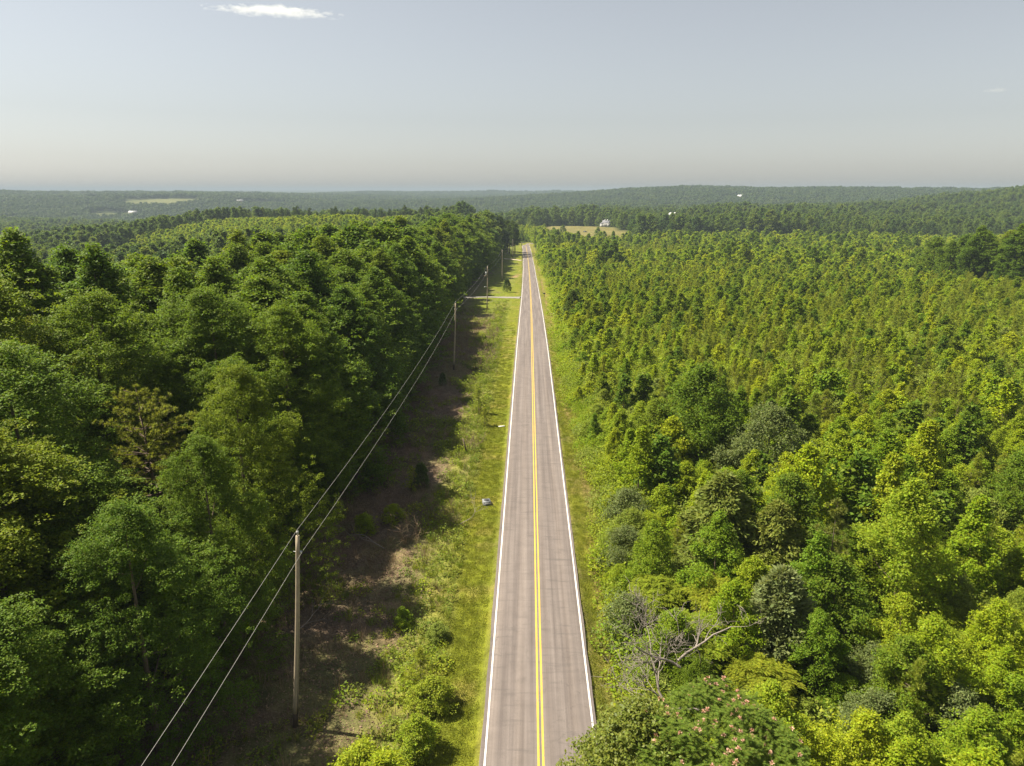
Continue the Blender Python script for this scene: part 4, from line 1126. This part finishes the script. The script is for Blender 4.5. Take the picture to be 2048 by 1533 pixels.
# ------------------------------------------------------------------ left corridor growth
def tuft(seed, n, R, h, wd, mat, lean=0.6):
    r = np.random.default_rng(seed); a = r.uniform(0, 6.28, n); q = R * np.sqrt(r.uniform(0, 1, n))
    p = np.stack([q * np.cos(a), q * np.sin(a), np.zeros(n) - 0.01], -1)
    d = unit(np.stack([r.normal(scale=lean, size=n), r.normal(scale=lean, size=n), np.ones(n)], -1))
    V, Q = leaves_np(p, d, rsphere(n, r), h * r.uniform(0.5, 1.3, n), wd, 0.06)
    return mesh_np("tuft", V, Q, None, mat)
GR = [tuft(801, 90, 0.36, 0.13, 0.022, M['grass'], 0.9), tuft(802, 90, 0.36, 0.11, 0.022, M['grass'], 1.0)]
def strip_pts(x0, x1, y0, y1, step, fn):
    X, Y = jgrid(x0, x1, y0, y1, step); ok = fn(X, Y); X, Y = X[ok], Y[ok]
    X = X + xroad(Y)
    return np.stack([X, Y, terrain(X, Y)], -1)
gfade = lambda x, y: rng.uniform(size=len(x)) < sstep(175, 60, y)
gl = strip_pts(-6.6, -3.25, 14, 175, 0.42, gfade)
gr = strip_pts(3.3, 6.8, 14, 175, 0.45, gfade)
P = np.vstack([gl, gr])
scatter("grass", GR, P, rng.uniform(0, 6.28, len(P)), rng.uniform(0.7, 1.4, len(P)), rng.integers(0, 2, len(P)), "mown yellow-green grass along both road verges")

WD = [tangle(811, 46, 0.42, 0.16, 0.5, M['weed']), tangle(812, 60, 0.5, 0.14, 0.7, M['weed']), tuft(813, 40, 0.3, 0.6, 0.03, M['weed'], 0.35), tangle(814, 120, 0.7, 0.17, 0.9, M['shrub'])]
def weedfn(x, y):
    n2 = fbm(x / 5, y / 5, 33); g = fbm(x / 2.2, y / 2.2, 37)
    dens = 0.85 * sstep(-11, -8, x + 3 * (n2 - 0.5)) + 0.45 * sstep(0.50, 0.63, n2) * (x < -7)
    return (rng.uniform(size=len(x)) < dens * (0.5 + 0.8 * g) * (1 - 0.85 * sstep(140, 205, y))) & ~((y > 215) & (y < 228))
P = strip_pts(-19.5, -6.0, 16, 215, 0.55, weedfn)
scatter("weeds", WD, P, rng.uniform(0, 6.28, len(P)), rng.uniform(0.5, 1.25, len(P)), rng.choice([0, 0, 1, 2, 2, 3], len(P)), "patchy green weeds growing over the cleared strip left of the road")
DR = [tuft(821, 34, 0.28, 0.8, 0.016, M['dry'], 0.3), tuft(822, 22, 0.2, 1.3, 0.018, M['dry'], 0.22), tuft(823, 40, 0.5, 0.45, 0.02, M['dry'], 0.9)]
P = strip_pts(-19.5, -6.8, 16, 190, 0.95, lambda x, y: rng.uniform(size=len(x)) < 0.75 * sstep(0.42, 0.6, fbm(x / 6 + 4, y / 6, 39)) + 0.22)
scatter("dry_brush", DR, P, rng.uniform(0, 6.28, len(P)), rng.uniform(0.5, 1.3, len(P)), rng.choice([0, 1, 2, 2], len(P)), "dry brown stalks standing in the cleared strip left of the road")
LT = [tangle(831, 70, 0.9, 0.13, 0.06, M['litter'])]
P = strip_pts(-21, -9, 16, 170, 0.95, lambda x, y: rng.uniform(size=len(x)) < 0.8)
scatter("fallen_leaves", LT, P, rng.uniform(0, 6.28, len(P)), rng.uniform(0.7, 1.3, len(P)), np.zeros(len(P), int), "brown fallen leaves littering the ground at the forest edge")

# saplings and bushes on the cleared strip
sap = pine_mesh(3.2, 0.95, 0.4, 9, 5, 34, 0.26, 841, M['pine'], nw=0.022)
csap = cedar_mesh(2.6, 0.75, 420, 8, 0.2, 842, M['dpine'], 0.1)
for nm_, pr, x, y, s, lab, cat in [
    ("pine_sapling", sap, -6.9, 35.2, 0.95, "light green pine sapling near the bottom shrubs on the cleared strip", "sapling"),
    ("pine_sapling", sap, -7.2, 89.0, 1.05, "pine sapling casting a shadow towards the road past the ground box", "sapling"),
    ("pine_sapling", sap, -6.1, 84.0, 0.75, "small pine sapling nearest the roadside scrap of white litter", "sapling"),
    ("cedar_sapling", csap, -11.2, 64.5, 0.95, "dark green bushy sapling in shade left of the ground box", "sapling"),
    ("pine_sapling", sap, -12.0, 63.5, 0.8, "thin pine sapling touching the dark bushy sapling", "sapling"),
    ("cedar_sapling", csap, -8.0, 240.0, 1.7, "dark conical cedar sapling on the lawn beyond the gravel driveway", "sapling"),
    ("cedar_sapling", csap, -13.6, 103.0, 0.7, "small dark sapling before the second utility pole", "sapling")]:
    place(nm_, pr, (x, y, T1(x, y) - 0.05), s, rng.uniform(0, 6.28), lab, cat)
for i, (x, y, s, lab) in enumerate([
    (-7.4, 27.2, 0.85, "yellow-green viny bush at the bottom edge left of the mown verge"),
    (-8.9, 28.5, 0.80, "rounded bush at the bottom edge nearest the nearest pole"),
    (-6.4, 30.5, 0.62, "leafy bush beside the mown verge below the pine sapling"),
    (-6.1, 34.0, 0.60, "leafy bush touching the right side of the pine sapling"),
    (-6.6, 40.5, 0.40, "bushy weeds beside the mown verge above the pine sapling"),
    (-9.2, 42.0, 0.36, "dark low bush in shade above the pine sapling"),
    (-12.6, 57.0, 0.50, "low leafy bush in shade on the left of the strip"),
    (-14.8, 55.5, 0.55, "low dark bush against the forest edge behind the nearest pole"),
    (-9.8, 25.0, 0.75, "pale bush cut by the bottom edge on the cleared strip")]):
    place("roadside_bush", SHR0[i % 3], (x, y, T1(x, y) - 0.05), s, i * 1.3, lab, "bush", "bushes on the cleared strip")
def dry_shrub(seed):
    mb = MB(); r = np.random.default_rng(seed)
    for k in range(9):
        branch(mb, np.array([r.uniform(-.15, .15), r.uniform(-.15, .15), -0.05]), unit(np.array([[r.normal(scale=0.4), r.normal(scale=0.4), 1]]))[0], r.uniform(0.9, 1.6), 0.014, 2, r)
    return mb.mesh("stems", M['dry'], False)
DS = [dry_shrub(851), dry_shrub(852)]
for i, (x, y, s, lab) in enumerate([
    (-7.2, 75.5, 1.2, "rusty dry shrub in sunlight beside the leaning stump"), (-9.4, 57.5, 1.2, "grey dry shrub in shade below the ground box"),
    (-10.6, 53.0, 1.3, "reddish dry shrub on the shaded middle of the strip"), (-7.4, 117.0, 1.5, "dry brown thicket by the mown verge near the second pole"),
    (-7.9, 122.5, 1.6, "dry brown thicket farther up the mown verge"), (-7.8, 138.0, 1.7, "dark dry thicket casting shade past the second pole"),
    (-8.8, 112.0, 1.3, "thin dry shrub on bare soil near the second pole"), (-8.9, 27.8, 1.0, "pale dry shrub between the bottom bushes")]):
    o = link(bpy.data.objects.new("dry_shrub", DS[i % 2])); o.location = (x, y, T1(x, y)); o.scale = (s, s, s); o.rotation_euler = (0, 0, i * 1.1)
    tag(o, lab, "shrub", "dry shrubs on the cleared strip")
# fallen branches and a leaning stump
def fallen(name, x, y, L, ang, r0, label, seed):
    mb = MB(); r = np.random.default_rng(seed)
    branch(mb, np.array([0, 0, 0.12]), np.array([math.cos(ang), math.sin(ang), 0.03]), L, r0, 2, r)
    o = mb.build(name, M['dead'], None, (x, y, T1(x, y)), smooth=True); tag(o, label, "branch", "fallen branches on the cleared strip")
fallen("fallen_branch", -14.6, 90.0, 5.5, -0.75, 0.06, "long pale fallen branch lying against the forest edge", 861)
fallen("fallen_branch", -16.4, 79.0, 2.2, 0.3, 0.05, "short white fallen branch at the forest edge", 862)
fallen("fallen_branch", -12.4, 52.0, 3.4, 2.6, 0.06, "forked fallen branch on the dark ground behind the nearest pole", 863)
fallen("fallen_branch", -16.2, 40.8, 2.6, 0.9, 0.05, "pale broken branch beside the nearest pole", 864)
fallen("fallen_branch", -6.9, 56.0, 2.6, 0.05, 0.04, "thin bare branch lying beneath the grey dry shrub", 865)
mb = MB(); mb.tube([(0, 0, -0.1), (-0.22, 0.05, 0.9), (-0.42, 0.1, 1.7)], [0.10, 0.09, 0.075], 7)
o = mb.build("leaning_stump", M['bark'], None, (-7.5, 74.0, T1(-7.5, 74.0)), smooth=True); tag(o, "dark leaning broken stump standing in sunlit weeds", "stump")
mb = MB(); mb.tube([(0, 0, 0.05), (0.35, 0.08, 0.06)], [0.045, 0.05], 8)
o = mb.build("litter_scrap", M['whitepaint'], None, (-4.4, 83.6, T1(-4.4, 83.6))); o.scale = (2.2, 2.2, 1.5); tag(o, "white scrap of litter on the mown verge", "litter")

# ------------------------------------------------------------------ utility poles and wires
POLES = [(-14.3, -52, 11.4, 0.6), (-13.45, 32.4, 11.6, 1.05), (-12.9, 112.0, 10.9, 0.55), (-11.9, 189.5, 11.3, 0.25), (-11.2, 281.0, 12.2, 0.1), (-10.2, 428.0, 10.6, 0.0)]
plab = [None, "nearest weathered wooden utility pole standing on the cleared strip", "second wooden utility pole before the gravel driveway", "third wooden utility pole with crossarm hardware at the gravel driveway",
        "fourth wooden utility pole beyond the driveway lawn", "farthest wooden utility pole by the dirt driveway"]
tops = []
for i, (x, y, h, ln_) in enumerate(POLES):
    z = T1(x, y); tops.append((x + ln_, y, z + h))
    if i == 0: continue
    e = empty("utility_pole", (x, y, z)); e.rotation_euler = (0, math.asin(ln_ / h), 0); tag(e, plab[i], "utility pole", "utility poles along the left of the road")
    mb = MB(); t = np.linspace(0, 1, 14); mb.tube(np.stack([0.05 * np.sin(t * 3), 0 * t, 0.9 + t * (h - 0.9)], -1), 0.142 - 0.038 * t, 12)
    mb.build("shaft", M['pole'], e, smooth=True)
    mb = MB(); mb.tube([(0, 0, -0.4), (0, 0, 0.5), (0, 0, 0.92)], [0.155, 0.149, 0.146], 12); mb.build("foot", M['polefoot'], e, smooth=True)
    mb = MB(); mb.tube([(0.13, -0.06, -0.05), (0.145, -0.06, h * 0.5), (0.11, -0.05, h - 1.3)], 0.018, 5); mb.build("ground_wire", M['darklid'], e)
    mb = MB(); mb.lathe([(0.001, 0), (0.03, 0.0), (0.03, 0.10), (0.06, 0.12), (0.055, 0.18), (0.075, 0.2), (0.05, 0.28), (0.02, 0.30), (0.001, 0.30)], 10, (0, 0, h - 0.02)); mb.build("insulator", M['porcelain'], e)
    mb = MB(); mb.box(0.10, 0.24, -0.04, 0.04, h - 0.96, h - 0.84); mb.tube([(-0.2, 0, h - 0.90), (0.1, 0, h - 0.90)], 0.015, 5); mb.build("neutral_bracket", M['steel'], e)
    if i == 3:
        mb = MB(); mb.box(-0.9, 0.12, -0.17, -0.10, h - 2.55, h - 2.42); mb.build("crossarm", M['pole'], e)
        mb = MB(); mb.lathe([(0.001, 0), (0.2, 0), (0.22, 0.05), (0.22, 0.75), (0.2, 0.85), (0.05, 0.9), (0.001, 0.9)], 14, (-0.36, -0.1, h - 2.3)); mb.build("transformer", M['steel'], e, smooth=True)
        mb = MB(); mb.box(-0.85, -0.12, -0.06, 0.0, h - 5.45, h - 5.35); mb.build("bracket", M['steel'], e)
def wire(name, off, label):
    mb = MB(); pts = []
    for a, b in zip(tops[:-1], tops[1:]):
        a = np.array(a) + off; b = np.array(b) + off; s = np.linspace(0, 1, 41)[:-1]
        sag = 1.05 * (np.linalg.norm(b - a) / 80) ** 2 * 0.8
        P = a * (1 - s[:, None]) + b * s[:, None]; P[:, 2] -= 4 * sag * s * (1 - s); pts.append(P)
    pts.append(np.array([tops[-1]]) + off)
    P = np.vstack(pts); dd = np.hypot(P[:, 0], P[:, 1]); mb.tube(P, 0.0095, 5)
    tag(mb.build(name, M['wire'], None, smooth=True), label, "wire", "overhead wires on the poles")
wire("power_line", np.array([0, 0, 0.27]), "upper overhead wire strung across the pole tops")
wire("power_line", np.array([0.20, 0, -0.90]), "lower overhead wire strung beneath the pole tops")
# ground box, mailboxes
e = empty("utility_box", (-4.55, 60.6, T1(-4.55, 60.6)), 0.25); tag(e, "grey utility ground box with round dark lid on the verge", "utility box")
mb = MB(); mb.box(-0.34, 0.34, -0.36, 0.36, -0.15, 0.30); mb.box(-0.36, 0.36, -0.39, 0.39, 0.30, 0.36); mb.build("housing", M['greybox'], e)
mb = MB(); mb.lathe([(0.22, 0.0), (0.22, 0.05), (0.19, 0.065), (0.001, 0.065)], 20, (0, 0.04, 0.362)); mb.build("lid", M['darklid'], e)
for x, y, lab in [(4.3, 226.0, "black mailbox on a post at the right verge opposite the gravel driveway"), (3.2, 424.0, "farther dark mailbox on the right verge near the last pole")]:
    e = empty("mailbox", (x, y, T1(x, y)), 0.1); tag(e, lab, "mailbox", "mailboxes on the right verge")
    mb = MB(); mb.box(-0.06, 0.06, -0.06, 0.06, -0.2, 1.05); mb.build("post", M['black'], e)
    mb = MB(); th = np.linspace(0, math.pi, 9); prof = [(-0.15, 0)] + [(-0.15 * math.cos(t), 0.18 + 0.15 * math.sin(t)) for t in th] + [(0.15, 0)]
    n_ = len(prof); V = [(xx, p, zz) for xx in (-0.42, 0.30) for p, zz in prof]
    mb.add([(a, b, c + 1.05) for a, b, c in V], [(i, (i + 1) % n_, n_ + (i + 1) % n_, n_ + i) for i in range(n_)], [(0, i + 1, i) for i in range(1, n_ - 1)] + [(n_, n_ + i, n_ + i + 1) for i in range(1, n_ - 1)])
    mb.build("box", M['black'], e)

# ------------------------------------------------------------------ buildings far off
def house(name, x, y, rz, w_, d_, hw, hr, wall, roof, label, wings=(), chimneys=(), wins=(), dz=0.0):
    e = empty(name, (x, y, T1(x, y) + dz), rz); tag(e, label, "house" if "house" in name else "barn")
    mb = MB(); mb.box(-w_/2, w_/2, -d_/2, d_/2, -1, hw)
    mb.add([(-w_/2, -d_/2, hw), (-w_/2, d_/2, hw), (-w_/2, 0, hw + hr), (w_/2, -d_/2, hw), (w_/2, d_/2, hw), (w_/2, 0, hw + hr)], [], [(0, 2, 1), (3, 4, 5)])
    mb.build("wall", wall, e)
    mb = MB(); mb.prism_roof(-w_/2, w_/2, -d_/2, d_/2, hw + 0.05, hw + hr + 0.1, 0.4); rf = mb.build("roof", roof, e)
    for cx, cy_, ch in chimneys:
        mb = MB(); mb.box(cx - .55, cx + .55, cy_ - .55, cy_ + .55, hw - 1, hw + hr + ch); mb.build("chimney", wall, rf)
    for wx, wy, ww, wd_, wh, wr in wings:
        mb = MB(); mb.box(wx - ww/2, wx + ww/2, wy - wd_/2, wy + wd_/2, -1, wh)
        mb.add([(wx - ww/2, wy - wd_/2, wh), (wx + ww/2, wy - wd_/2, wh), (wx, wy - wd_/2, wh + wr)], [], [(0, 1, 2)])
        wg = mb.build("wing", wall, e)
        mb = MB(); a, b = wx - ww/2 - .3, wx + ww/2 + .3; f, g = wy - wd_/2 - .3, wy + wd_/2
        mb.add([(a, f, wh), (wx, f, wh + wr + .1), (wx, g, wh + wr + .1), (a, g, wh), (b, f, wh), (b, g, wh)], [(0, 1, 2, 3), (1, 4, 5, 2)]); mb.build("roof", roof, wg)
    for wx, wy, wz, ww, wh in wins:
        mb = MB(); mb.box(wx - ww/2, wx + ww/2, wy - 0.06, wy + 0.02, wz, wz + wh); mb.build("window", M['glass'], e)
    return e
house("white_house", 91, 862, 0.12, 11.5, 8, 5.6, 4.0, M['white'], M['roof'], "white two-storey house with chimneys beside the straw-coloured field",
      wings=[(2.8, -4.9, 4.4, 3.4, 5.3, 2.4), (-7.2, 0.5, 4.4, 6.0, 3.8, 2.4)], chimneys=[(-2.2, 0, 1.6), (1.6, 0, 1.6)],
      wins=[(-4.4, -4.02, 0.9, 1.2, 1.6), (-1.8, -4.02, 0.9, 1.2, 1.6), (-4.4, -4.02, 3.5, 1.2, 1.5), (-1.8, -4.02, 3.5, 1.2, 1.5), (2.0, -6.62, 3.4, 1.0, 1.5), (3.6, -6.62, 3.4, 1.0, 1.5), (2.8, -6.62, 0.8, 2.0, 1.8)], dz=0.5).scale = (0.75, 0.75, 0.75)
for i, (x, y, h, r_, lab) in enumerate([(183, 948, 16.6, 3.1, "left silo with white dome above the tree belt"), (190, 953, 16.6, 3.1, "right silo with white dome above the tree belt")]):
    e = empty("silo", (x, y, T1(x, y))); tag(e, lab, "silo", "silos in the tree belt")
    mb = MB(); mb.lathe([(r_, -1), (r_, h - r_)], 24); mb.build("tower", M['metalroof'], e, smooth=True)
    mb = MB(); mb.lathe([((r_ + .06) * math.cos(t), (r_ + .06) * math.sin(t)) for t in np.linspace(0, 1.56, 9)], 24, (0, 0, h - r_)); mb.build("dome", M['metalroof'], e, smooth=True)
house("barn", 175, 928, 0.5, 9, 8, 5, 3.5, M['white'], M['redroof'], "pale barn with faded reddish roof below the silos", dz=1.0)
house("barn", -1108, 2052, 0.1, 26, 12, 4.5, 3.0, M['white'], M['metalroof'], "white-roofed long barn right of the far green field on the left", dz=1.5)
house("barn", -1075, 1955, 0.0, 20, 12, 4.2, 3.0, M['white'], M['metalroof'], "small white-roofed barn beside the far bare soil on the left", dz=1.0)
house("barn", -1005, 2010, 0.3, 12, 9, 3.8, 2.6, M['white'], M['metalroof'], "small pale shed in trees right of the white-roofed barns", dz=6.0)
house("barn", -936, 2330, 0.0, 34, 12, 4.0, 3.0, M['redroof'], M['metalroof'], "long white-roofed poultry barn in the far valley left of the pine row", dz=2.0)
house("barn", 600, 2080, 0.1, 26, 12, 5.0, 3.2, M['white'], M['metalroof'], "white-roofed building on the wooded ridge at the right", dz=8.0)
# radio tower
e = empty("radio_tower", (512, 3050, T1(512, 3050) - 18)); tag(e, "slim grey radio mast rising above the horizon ridge", "tower")
mb = MB()
for sx, sy in ((-1, -1), (1, -1), (0, 1)): mb.tube([(sx * 1.6, sy * 1.4, -2), (sx * 0.7, sy * 0.6, 44)], 0.30, 5)
for k in range(14):
    z = 1 + k * 3.1; q = 1.6 - 0.9 * z / 44
    mb.tube([(-q, -q * .9, z), (q, -q * .9, z + 1.5), (0, q * .9, z + 3.0), (-q, -q * .9, z + 3.1)], 0.12, 4, False)
mb.build("lattice", M['steel'], e)
mb = MB(); mb.lathe([(0.1, 42), (1.9, 42), (1.9, 45), (0.1, 45)], 10); mb.build("antenna_head", M['steel'], e)
# a parked car on the field drive (tiny, dark)
e = empty("parked_car", (60, 782, T1(60, 782)), 0.3); tag(e, "tiny dark car parked on the straw-coloured field", "car")
mb = MB(); mb.add([(-2.1, -.85, .35), (2.1, -.85, .35), (2.1, .85, .35), (-2.1, .85, .35), (-2.1, -.85, .95), (2.1, -.85, .85), (2.1, .85, .85), (-2.1, .85, .95)], [(0,3,2,1),(4,5,6,7),(0,1,5,4),(1,2,6,5),(2,3,7,6),(3,0,4,7)]); mb.build("body", M['darklid'], e)
mb = MB(); mb.add([(-1.7, -.8, .93), (1.0, -.8, .88), (1.0, .8, .88), (-1.7, .8, .93), (-1.3, -.65, 1.5), (.3, -.65, 1.5), (.3, .65, 1.5), (-1.3, .65, 1.5)], [(4,5,6,7),(0,1,5,4),(1,2,6,5),(2,3,7,6),(3,0,4,7)]); mb.build("cabin", M['glass'], e)
for wx in (-1.3, 1.3):
    for wy in (-.86, .86):
        mb = MB(); mb.tube([(wx, wy - .1, .33), (wx, wy + .1, .33)], .33, 12); mb.build("wheel", M['black'], e)

# ------------------------------------------------------------------ haze and clouds
def volmat(name, col, dens, aniso):
    m, n, l, out = nm(name); v = n.new("ShaderNodeVolumePrincipled")
    v.inputs["Color"].default_value = (*col, 1); v.inputs["Density"].default_value = dens; v.inputs["Anisotropy"].default_value = aniso
    l.new(v.outputs[0], out.inputs["Volume"]); return m, n, l, v
HZ_TOP = 66.0
mh, *_ = volmat("haze_air", (0.36, 0.43, 0.52), 0.00019, 0.0)
mb = MB(); mb.box(-16000, 16000, -6000, 16000, float(GZ.min()) - 1.5, HZ_TOP)
hz = mb.build("haze", mh); tag(hz, "thin summer haze over the land", None, None, "stuff")

def cloud(name, loc, size, dens, scale, seed, label, thr=0.5):
    m, n, l, v = volmat(name + "_vapour", (1, 1, 1), 0.0, 0.3)
    tc = n.new("ShaderNodeTexCoord"); sep = n.new("ShaderNodeSeparateXYZ"); l.new(tc.outputs["Object"], sep.inputs[0])
    mp = n.new("ShaderNodeMapping"); mp.inputs["Scale"].default_value = (size[0] / size[2] * 0.55, size[1] / size[2] * 0.55, 1); mp.inputs["Location"].default_value = (seed, seed * 1.7, 0)
    l.new(tc.outputs["Object"], mp.inputs[0])
    nz = n.new("ShaderNodeTexNoise"); nz.inputs["Scale"].default_value = scale; nz.inputs["Detail"].default_value = 5; nz.inputs["Roughness"].default_value = 0.6; l.new(mp.outputs[0], nz.inputs["Vector"])
    def mth(op, a, b=None):
        q = n.new("ShaderNodeMath"); q.operation = op
        for i_, s_ in ((0, a), (1, b)):
            if s_ is None: continue
            if isinstance(s_, (int, float)): q.inputs[i_].default_value = s_
            else: l.new(s_, q.inputs[i_])
        return q.outputs[0]
    x2 = mth('MULTIPLY', sep.outputs[0], sep.outputs[0]); y2 = mth('MULTIPLY', sep.outputs[1], sep.outputs[1])
    rr2 = mth('ADD', x2, y2)
    top = mth('SUBTRACT', 1.0, mth('POWER', rr2, 0.42))               # mound: tall in the middle, thin wings
    hgt = mth('SUBTRACT', mth('MULTIPLY', top, 1.25), mth('ADD', sep.outputs[2], 0.55))
    f = mth('ADD', hgt, mth('MULTIPLY', mth('SUBTRACT', nz.outputs["Fac"], thr), 2.6))
    flo = mth('GREATER_THAN', sep.outputs[2], -0.5)
    d = mth('MULTIPLY', mth('MULTIPLY', mth('MINIMUM', mth('MAXIMUM', f, 0.0), 0.5), flo), dens)
    l.new(d, v.inputs["Density"])
    m.cycles.volume_step_rate = 0.35
    mb = MB(); mb.box(-1, 1, -1, 1, -1, 1)
    o = mb.build(name, m, None, loc); o.scale = size; o.rotation_euler = (0, 0, 0.3); tag(o, label, "cloud")
    return o
cloud("cloud", (-1960, 5950, 1368), (520, 200, 50), 0.014, 1.5, 3.1, "small bright white cloud with flat base high in the sky", 0.5)
cloud("cloud", (4260, 7050, 920), (120, 90, 36), 0.003, 1.3, 8.4, "faint small cloud wisp at the right, leftmost of three", 0.42)
cloud("cloud", (4750, 7000, 975), (190, 90, 36), 0.003, 1.3, 5.2, "faint small cloud wisp at the right, highest of three", 0.42)
cloud("cloud", (5250, 6900, 880), (330, 90, 36), 0.003, 1.3, 6.7, "faint long cloud wisp cut by the right edge of the sky", 0.42)
print("TALL", len(tall), "wood", n_wood, "counts", cnt)
